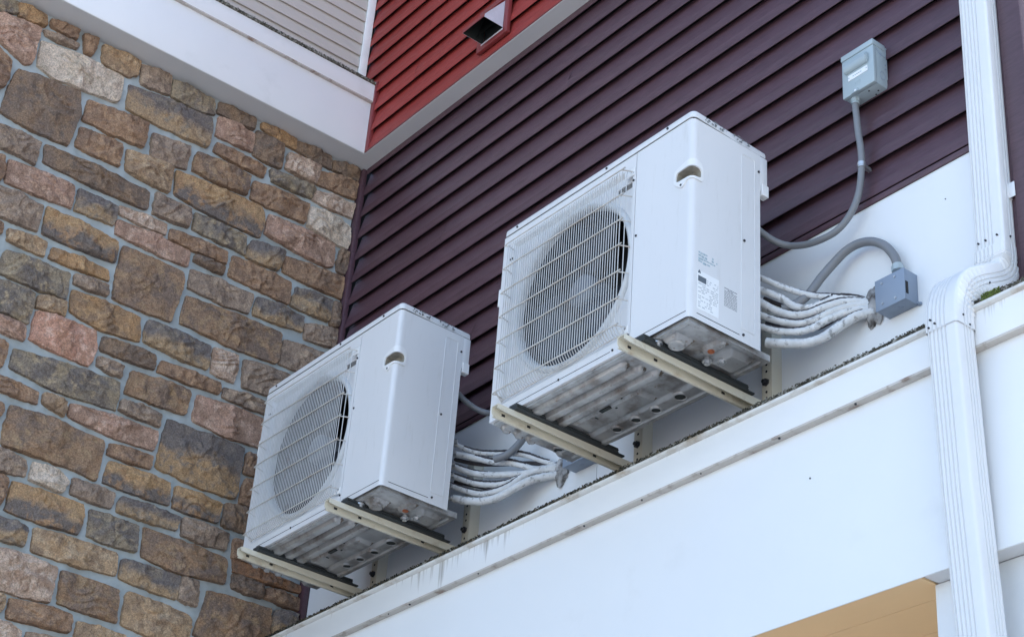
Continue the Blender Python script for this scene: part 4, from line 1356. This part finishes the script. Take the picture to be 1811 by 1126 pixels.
L5 = [ (-0.697,0.370,0.090), (-0.642,0.392,0.071), (-0.580,0.417,0.058), (-0.527,0.441,0.062), (-0.486,0.465,0.084), (-0.435,0.493,0.111), (-0.385,0.517,0.121), (-0.313,0.550,0.121) ]
CA = [ (1.164,0.515,0.956), (1.163,0.515,0.922), (1.165,0.516,0.883), (1.169,0.517,0.815), (1.176,0.518,0.746), (1.175,0.519,0.682), (1.165,0.520,0.614), (1.151,0.515,0.556), (1.123,0.505,0.502), (1.082,0.496,0.469), (1.030,0.487,0.459), (0.968,0.478,0.464), (0.909,0.466,0.483), (0.881,0.431,0.496), (0.857,0.391,0.525), (0.846,0.360,0.551) ]
CB = [ (1.293,0.528,0.238), (1.291,0.528,0.260), (1.279,0.527,0.299), (1.248,0.526,0.347), (1.201,0.525,0.385), (1.151,0.521,0.400), (1.103,0.513,0.391), (1.056,0.503,0.358), (1.024,0.484,0.315), (0.997,0.460,0.260), (0.966,0.441,0.230), (0.921,0.420,0.220) ]
ordn = ['topmost', 'second from the top', 'third from the top', 'fourth from the top', 'fifth from the top', 'lowest and thickest']
rad = [.0095, .0115, .0125, .0115, .0115, .0150]
sm_r = [(.45, .97, .0035), (.62, .98, .0062), (.35, .95, .0045), (.10, .60, .004), (.05, .55, .0045), (.55, .85, .0035)]
sm_l = [(.25, .95, .0065), (.35, .80, .0075), (.05, .50, .0045), (.10, .75, .0055), (.08, .80, .0050), (.10, .30, .002)]
for i in range(6):
    pipe([globals()['R%d' % i], ][0], rad[i], 'white wrapped pipe behind the right unit, %s of its six' % ordn[i], 'insulated pipes of the right unit', i + 1, None, sm_r[i])
for i in range(6):
    pipe(globals()['L%d' % i], rad[i] * .98, 'white wrapped pipe behind the left unit, %s of its six' % ordn[i], 'insulated pipes of the left unit', i + 21, None, sm_l[i])

def cable(pts, r, label, dx=0.0, dz=0.0):  # dark lines added to stand for shade in the pipe gaps
    t = tag(obj('gap_shade_line', tube_bm(smooth_path([(p[0] + dx, p[1], p[2] + dz) for p in pts], 8), r), M_foam_shade, None, angle=70), label, 'cable', 'dark shade lines between the pipes')
def tube_bm(path, r):
    bm = NB(); tube(bm, path, r, 8); return bm
cable([(.86, .40, .275), (.92, .44, .235), (1.00, .49, .205), (1.07, .52, .213), (1.15, .551, .195)], .0075, 'dark line added for the shade between the upper pipes behind the right unit')
cable([(.86, .41, .190), (.93, .44, .150), (1.01, .48, .138), (1.08, .515, .168), (1.16, .551, .178)], .0080, 'dark line added for the shade between the lower pipes behind the right unit')
cable([(-.76, .40, .285), (-.66, .44, .245), (-.56, .49, .228), (-.45, .52, .205), (-.33, .551, .165)], .0080, 'dark line added for the shade between the upper pipes behind the left unit')
cable([(-.76, .41, .195), (-.66, .44, .155), (-.56, .48, .118), (-.47, .515, .140), (-.33, .551, .150)], .0085, 'dark line added for the shade between the lower pipes behind the left unit')

def blob(name, c, rx, ry, rz_, mat, seed, label, cat):
    bm = NB()
    bmesh.ops.create_icosphere(bm, subdivisions=4, radius=1.0)
    for v in bm.verts:
        n_ = 1 + .32 * noise.noise(v.co * 1.9 + Vector((seed, 0, 0))) + .16 * noise.noise(v.co * 5 + Vector((0, seed, 0))) + .07 * noise.noise(v.co * 12)
        v.co = Vector((c[0] + v.co.x * rx * n_, c[1] + v.co.y * ry * n_, c[2] + v.co.z * rz_ * n_))
    o = obj(name, bm, mat, None, angle=70)
    return tag(o, label, cat)
blob('sealant_plug', (1.172, .556, .172), .036, .020, .062, M_seal, 3.3, 'dirty lump of sealant round the pipe hole beside the right slate blue box', 'sealant')
blob('sealant_plug', (-.305, .556, .132), .036, .020, .055, M_seal, 8.1, 'dirty lump of sealant round the pipe hole of the left unit', 'sealant')
for q in bpy.data.objects:
    if q.name.startswith('sealant_plug'): q['group'] = 'sealant plugs'

# ================================================================ flexible conduits
def conduit(pts, r, label, group, dx=0.0, dz=0.0, name='conduit'):
    pts = [(p[0] + dx, p[1], p[2] + dz) for p in pts]
    t = thing(name, pts[0], label, 'conduit', group)
    path = smooth_path(pts, 14)
    def rf(i, k, a): return r * (1 + (.018 if i % 2 else -.018))
    bm = NB(); tube(bm, path, r, 14, True, rf)
    obj('sleeve', bm, M_conduit, t, angle=70)
    d = (path[1] - path[0]).normalized()
    bm = NB(); tube(bm, [path[0] - d * .004, path[0] + d * .013], r * 1.42, 8); tube(bm, [path[0] + d * .0132, path[0] + d * .020], r * 1.2, 16)
    obj('nut', bm, M_gbox, t, angle=30)
    return t, path
tA, pA = conduit(CA, .0112, 'grey flexible conduit hanging from the blue grey switch box', 'grey conduits')
best = min(range(len(pA)), key=lambda i: (pA[i] - Vector((1.175, .52, .686))).length)
d = (pA[best + 1] - pA[best - 1]).normalized()
bm = NB(); tube(bm, [pA[best] - d * .009, pA[best] + d * .009], .0135, 16); tube(bm, [pA[best] - d * .004, pA[best] + d * .004], .0146, 16)
box(bm, pA[best].x - .028, pA[best].x - .014, .545, .549, pA[best].z - .016, pA[best].z + .002, .001)
cyl(bm, (pA[best].x - .021, .545, pA[best].z - .008), (pA[best].x - .021, .535, pA[best].z - .008), .006, 6)
box(bm, pA[best].x - .006, pA[best].x + .006, .525, .5585, pA[best].z - .007, pA[best].z + .005)
obj('clamp', bm, M_steel, tA, angle=30)
conduit(CA, .0112, 'grey flexible conduit between the two units, against the plum siding', 'grey conduits', -1.573, -.009)
conduit(CB, .0142, 'grey conduit looping out of the top of the right slate blue box', 'grey conduits')
conduit(CB, .0142, 'grey conduit half hidden above the left slate blue box', 'grey conduits', -1.457, -.006)

# ================================================================ boxes
def switch_box(dx, label):
    t = thing('switch_box', (1.2 + dx, .5575, .955), label, 'electrical box', 'blue grey switch boxes')
    X0, X1, Y0, Y1, Z0, Z1 = 1.136 + dx, 1.268 + dx, .487, .5575, .957, 1.130
    bm = NB(); box(bm, X0, X1, Y0 + .0165, Y1, Z0, Z1, .003); obj('back_box', bm, M_gbox, t)
    bm = NB()
    # front cover with a raised hooded bar
    box(bm, X0 - .0015, X1 + .0015, Y0, Y0 + .016, Z0 - .001, Z1 - .021, .003)
    obj('cover', bm, M_gbox, t)
    bm = NB(); box(bm, X0 - .003, X1 + .003, Y0 - .003, Y1 - .012, Z1 - .0205, Z1 + .002, .003); obj('cap', bm, M_gbox, t)
    bm = NB()
    pts = []
    for k in range(13):
        a = math.pi * k / 12
        pts.append((Y0 + .0004 - .017 * math.sin(a) ** .8, 1.066 + .021 * math.cos(a)))
    prof_x(bm, pts, X0 + .014, X1 - .018)
    es = [e for e in bm.edges if abs(e.verts[0].co.x - e.verts[1].co.x) < 1e-6 and not e.is_boundary and len(e.link_faces) == 2 and any(len(f.verts) > 4 for f in e.link_faces)]
    bmesh.ops.bevel(bm, geom=es, offset=.004, segments=3, affect='EDGES')
    obj('pull_bar', bm, M_gbox, t, angle=50)
    pl = bpy.data.objects.new('name_plate', None); pl.location = (X0 + .06, Y0, 1.024); link(pl, t)
    bm = NB(); box(bm, X0 + .026, X1 - .024, Y0 - .0018, Y0 - .0002, 1.014, 1.036); obj('plate', bm, M_plate, pl, smooth=False)
    bm = NB()
    for x in (X0 + .030, X1 - .028): cyl(bm, (x, Y0 - .002, 1.025), (x, Y0 - .003, 1.025), .0022, 8)
    for k in range(5): box(bm, X0 + .046 + k * .008, X0 + .051 + k * .008, Y0 - .0023, Y0 - .0017, 1.023, 1.0265)
    tag(obj('print', bm, M_ink2, pl, smooth=False), kind='stuff')
    bm = NB()
    cx_, cz_ = X0 + .066, .988
    for a, b in (((-.010, .008), (.010, .008)), ((-.010, .008), (-.010, -.004)), ((.010, .008), (.010, -.004)), ((-.006, -.006), (.006, .004)), ((-.006, .004), (.006, -.006))):
        cyl(bm, (cx_ + a[0], Y0 - .0002, cz_ + a[1]), (cx_ + b[0], Y0 - .0002, cz_ + b[1]), .0009, 5)
    obj('embossed_mark', bm, M_gbox, t)
    bm = NB()
    th = [2 * math.pi * k / 20 for k in range(21)]
    tube(bm, [(X1 + .0002, .530 + .012 * math.cos(a), 1.000 + .016 * math.sin(a)) for a in th], .0011, 5)
    tube(bm, [(X1 + .0006, .502, 1.100), (X1 + .0006, .515, 1.088), (X1 + .0006, .535, 1.083), (X1 + .0006, .552, 1.084)], .0011, 5)
    tube(bm, [(X1 + .0006, .522, 1.092), (X1 + .0006, .522, 1.076)], .0014, 5)
    for z in (1.052, 1.036): cyl(bm, (X1 - .001, .545, z), (X1 + .0012, .545, z), .0028, 6)
    obj_split('knockout', bm, M_jbox, t)
    hs = bpy.data.objects.new('hasp', None); hs.location = (X0 + .05, Y0, .958); link(hs, t)
    bm = NB(); box(bm, X0 + .040, X0 + .072, Y0 - .009, Y0 - .0002, .9495, .953, .001); box(bm, X0 + .046, X0 + .066, Y0 - .0035, Y0 - .0004, .9532, .967, .001); obj('tab', bm, M_gbox, hs)
    bm = NB(); cyl(bm, (X0 + .056, Y0 - .0036, .960), (X0 + .056, Y0 - .0052, .960), .004, 10); obj('rivet', bm, M_plate, hs)
    bm = NB()
    for x, y in ((X0 + .086, .515), (X0 + .108, .535), (X0 + .09, .545)): cyl(bm, (x, y, .9574), (x, y, .9562), .0032, 8)
    obj_split('bottom_hole', bm, M_dark, t)
switch_box(0, 'blue grey switch box high on the plum siding with a white name plate')
switch_box(-1.573, 'blue grey switch box on the plum siding hidden behind the right unit')

def junction_box(dx, dz, label):
    t = thing('junction_box', (1.28 + dx, .5595, .106 + dz), label, 'electrical box', 'slate blue junction boxes')
    X0, X1, Z0, Z1 = 1.226 + dx, 1.338 + dx, .108 + dz, .2145 + dz
    bm = NB(); box(bm, X0, X1, .5035, .5595, Z0, Z1, .0015); obj('back_box', bm, M_jbox, t)
    bm = NB(); box(bm, X0 - .0015, X1 + .0005, .4995, .5030, Z0 - .001, Z1 + .001, .001); obj('cover', bm, M_jbox, t)
    bm = NB(); box(bm, X1 - .0005, X1 + .0015, .5031, .514, Z0 + .02, Z0 + .062); obj('side_seam', bm, M_dark, t, smooth=False)
    bm = NB()
    for x, z in ((X0 + .026, Z0 + .018), (X0 + .026, Z1 - .018), (X1 - .036, Z0 + .016), (X1 - .036, Z1 - .016)): cyl(bm, (x, .4995, z), (x, .4965, z), .0036, 10)
    obj_split('screw', bm, M_steel, t)
    bm = NB(); box(bm, X1 + .0002, X1 + .013, .553, .5595, Z0 - .004, Z0 + .006, .001); cyl(bm, (X1 + .008, .553, Z0 + .001), (X1 + .008, .546, Z0 + .001), .004, 8); obj('fixing_lug', bm, M_jbox, t)
    bm = NB(); cyl(bm, (X0 + .065, .535, Z0 + .0004), (X0 + .065, .535, Z0 - .0012), .010, 14); box(bm, X0 + .058, X0 + .074, .534, .5355, Z0 - .0026, Z0 - .0010); obj_split('knockout', bm, M_jbox, t)
junction_box(0, 0, 'slate blue junction box on the white wall beside the downspout')
junction_box(-1.457, -.006, 'slate blue junction box half hidden under the left end of the right unit')

# ================================================================ downspout
ds = thing('downspout', (1.66, .52, -1.0), 'white ribbed rain downspout with a crinkled double elbow at the right edge', 'downspout')
SW, SD = .101, .076
def spout_profile():
    pts = []       # (x along width, n outwards)
    hw, hd, r = SW / 2, SD / 2, .009
    fg = [-.039, -.026, -.013, .000, .013]
    def groove_line(a, b, gs, side):
        out = []
        for g in gs:
            for q, dd in ((-.0032, 0), (-.0014, -.0042), (.0014, -.0042), (.0032, 0)): out.append((g + q, dd))
        return out
    # front (n=+hd) from -hw to hw
    for g, dd in [(-hw + r, 0)] + groove_line(0, 0, fg, 0) + [(hw - r, 0)]: pts.append((g, hd + dd))
    for k in range(1, 5):
        a = math.pi / 2 * (1 - k / 5); pts.append((hw - r + r * math.cos(a), hd - r + r * math.sin(a)))
    # right side from hd down to -hd
    side = [(hd - r, 0)] + [(g, d_) for g, d_ in groove_line(0, 0, [.006, -.006, -.018], 1)][::-1] + [(-hd + r, 0)]
    side = sorted(side, key=lambda q: -q[0])
    for g, dd in side: pts.append((hw + dd, g))
    for k in range(1, 5):
        a = -math.pi / 2 * k / 5; pts.append((hw - r + r * math.cos(a), -hd + r + r * math.sin(a)))
    pts.append((hw - r, -hd)); pts.append((-hw + r, -hd))
    for k in range(1, 5):
        a = -math.pi / 2 - math.pi / 2 * k / 5; pts.append((-hw + r + r * math.cos(a), -hd + r + r * math.sin(a)))
    pts.append((-hw, -hd + r)); pts.append((-hw, hd - r))
    for k in range(1, 5):
        a = math.pi - math.pi / 2 * k / 5; pts.append((-hw + r + r * math.cos(a), hd - r + r * math.sin(a)))
    return pts
SP = spout_profile()
def spout(path, grow=0.0, crimp=None):
    """path [(x, y, z)] in a y-z plane"""
    bm = NB(); rings = []
    P = [Vector(p) for p in path]
    for i, p in enumerate(P):
        tv = (P[min(i + 1, len(P) - 1)] - P[max(i - 1, 0)]).normalized()
        n_ = Vector((0, tv.z, -tv.y)); 
        xax = Vector((1, 0, 0))
        cr = crimp(i, len(P)) if crimp else (0, 0)
        ring = []
        for a, b in SP:
            sa = a * (1 + 2 * grow / SW); sb = b * (1 + 2 * grow / SD)
            w = (b / (SD / 2) + 1) / 2          # 1 on the front, 0 on the back
            amp = cr[0] * w + cr[1] * (1 - w)
            side_ = abs(a) / (SW / 2)
            o_ = amp
            q = p + xax * (sa + (math.copysign(1, a) * o_ * .8 if side_ > .90 else 0)) + n_ * (sb + (math.copysign(1, b) * o_ if abs(b) > SD / 2 * .93 else 0))
            ring.append(bm.verts.new(q))
        rings.append(ring)
    for a, b in zip(rings, rings[1:]):
        for k in range(len(a)):
            j = (k + 1) % len(a); bm.faces.new((a[k], a[j], b[j], b[k]))
    return bm
obj('upper_pipe', spout([(1.674, .520, 4.3), (1.668, .520, 1.0), (1.6585, .520, .1)]), M_spout, ds, angle=24)
ep = smooth_path([(1.657, .519, .125), (1.657, .518, .085), (1.657, .507, .045), (1.657, .475, .010), (1.657, .425, -.022), (1.657, .370, -.055), (1.657, .322, -.095), (1.657, .297, -.145), (1.657, .2875, -.195), (1.657, .287, -.240)], 22)
def crimp(i, n):
    u = i / n
    f = .0090 * (2 * abs(math.sin(i * math.pi / 8)) - 1)
    w1 = max(0, 1 - abs(u - .22) / .15); w2 = max(0, 1 - abs(u - .68) / .24)
    return (f * w1 * .9, f * w2 * 1.25)
obj('elbow', spout(ep, .0032, crimp), M_spout, ds, angle=18)
obj('lower_pipe', spout([(1.657, .286, -.215), (1.660, .300, -.70), (1.664, .337, -1.4), (1.664, .370, -2.2), (1.664, .370, -4.34)]), M_spout, ds, angle=24)
st = bpy.data.objects.new('strap', None); st.location = (1.715, .55, .31); link(st, ds)
bm = NB(); box(bm, 1.7105, 1.7125, .515, .559, .285, .335, .0006); box(bm, 1.7126, 1.733, .5215, .5235, .285, .335, .0006); obj('tab', bm, M_spout, st)
bm = NB()
for z in (.296, .324): cyl(bm, (1.7124, .541, z), (1.7155, .541, z), .0038, 8)
obj_split('screw', bm, M_steel, st)
bm = NB()
for x, y, z in ((1.625, .4815, .150), (1.650, .4815, .150), (1.690, .4815, .150), (1.640, .247, -.222), (1.626, .247, -.206), (1.620, .247, -.228)):
    cyl(bm, (x, y, z), (x, y - .005, z), .0029, 8)
for y, z in ((.512, .150), (.545, .150), (.300, -.232), (.275, -.212), (.40, -.055)):
    cyl(bm, (1.7085, y, z), (1.7130, y, z), .0029, 8)
tag(obj('rivets', bm, M_bolt, ds), kind='stuff')

# ================================================================ vent hood on the red siding
vh = thing('vent_hood', (-.89, .46, 2.44), 'bare metal vent hood in a red frame on the red siding', 'vent')
fr = NB()
X0, X1, Z0, Z1 = -.985, -.765, 2.425, 2.665
box(fr, X1 - .030, X1, .4535, .473, Z0, Z1, .0015); box(fr, X0, X0 + .030, .4535, .473, Z0, Z1, .0015)
box(fr, X0 + .0302, X1 - .0302, .4537, .473, Z0, Z0 + .028, .0015); box(fr, X0 + .0302, X1 - .0302, .4537, .473, Z1 - .028, Z1, .0015)
obj('frame', fr, M_redtrim, vh)
xa, xb = X0 + .031, X1 - .031
ck = [(.4645, 2.634), (.352, 2.482), (.352, 2.466), (.4645, 2.4655)]
bm = NB(); prof_x(bm, ck, xb - .0012, xb); obj('cheek', bm, M_galv, vh, smooth=False)
bm = NB(); prof_x(bm, ck, xa, xa + .0012); obj('cheek', bm, M_galv, vh, smooth=False)
bm = NB()
prof_x(bm, [(.4645, 2.6343), (.4645, 2.637), (.3505, 2.4845), (.3505, 2.468), (.3515, 2.468), (.3518, 2.4823)], xa - .001, xb + .001)
obj('hood_top', bm, M_redtrim, vh, smooth=False)
bm = NB()
prof_x(bm, ck, xa + .0013, xa + .0022); prof_x(bm, ck, xb - .0022, xb - .0013)
prof_x(bm, [(.4645, 2.6325), (.4645, 2.6340), (.3520, 2.4820), (.3520, 2.470), (.3530, 2.470), (.3530, 2.4812)], xa + .0023, xb - .0023)
obj_split('shade_lining', bm, M_black, vh)  # black sheets added so the inside of the hood reads as shade
bm = NB(); box(bm, xa + .004, xb - .004, .4655, .470, 2.45, 2.634); obj('duct', bm, M_black, vh, smooth=False)
bm = NB()
v_ = [bm.verts.new(p) for p in ((xa + .005, .455, 2.60), (xb - .005, .455, 2.60), (xb - .005, .42, 2.475), (xa + .005, .42, 2.475))]
bm.faces.new(v_); bmesh.ops.solidify(bm, geom=list(bm.faces), thickness=.002)
obj('damper', bm, M_black, vh, smooth=False)
bm = NB(); box(bm, xa, xb, .4537, .4650, 2.4531, 2.462, .0008); obj('sill', bm, M_galv, vh)
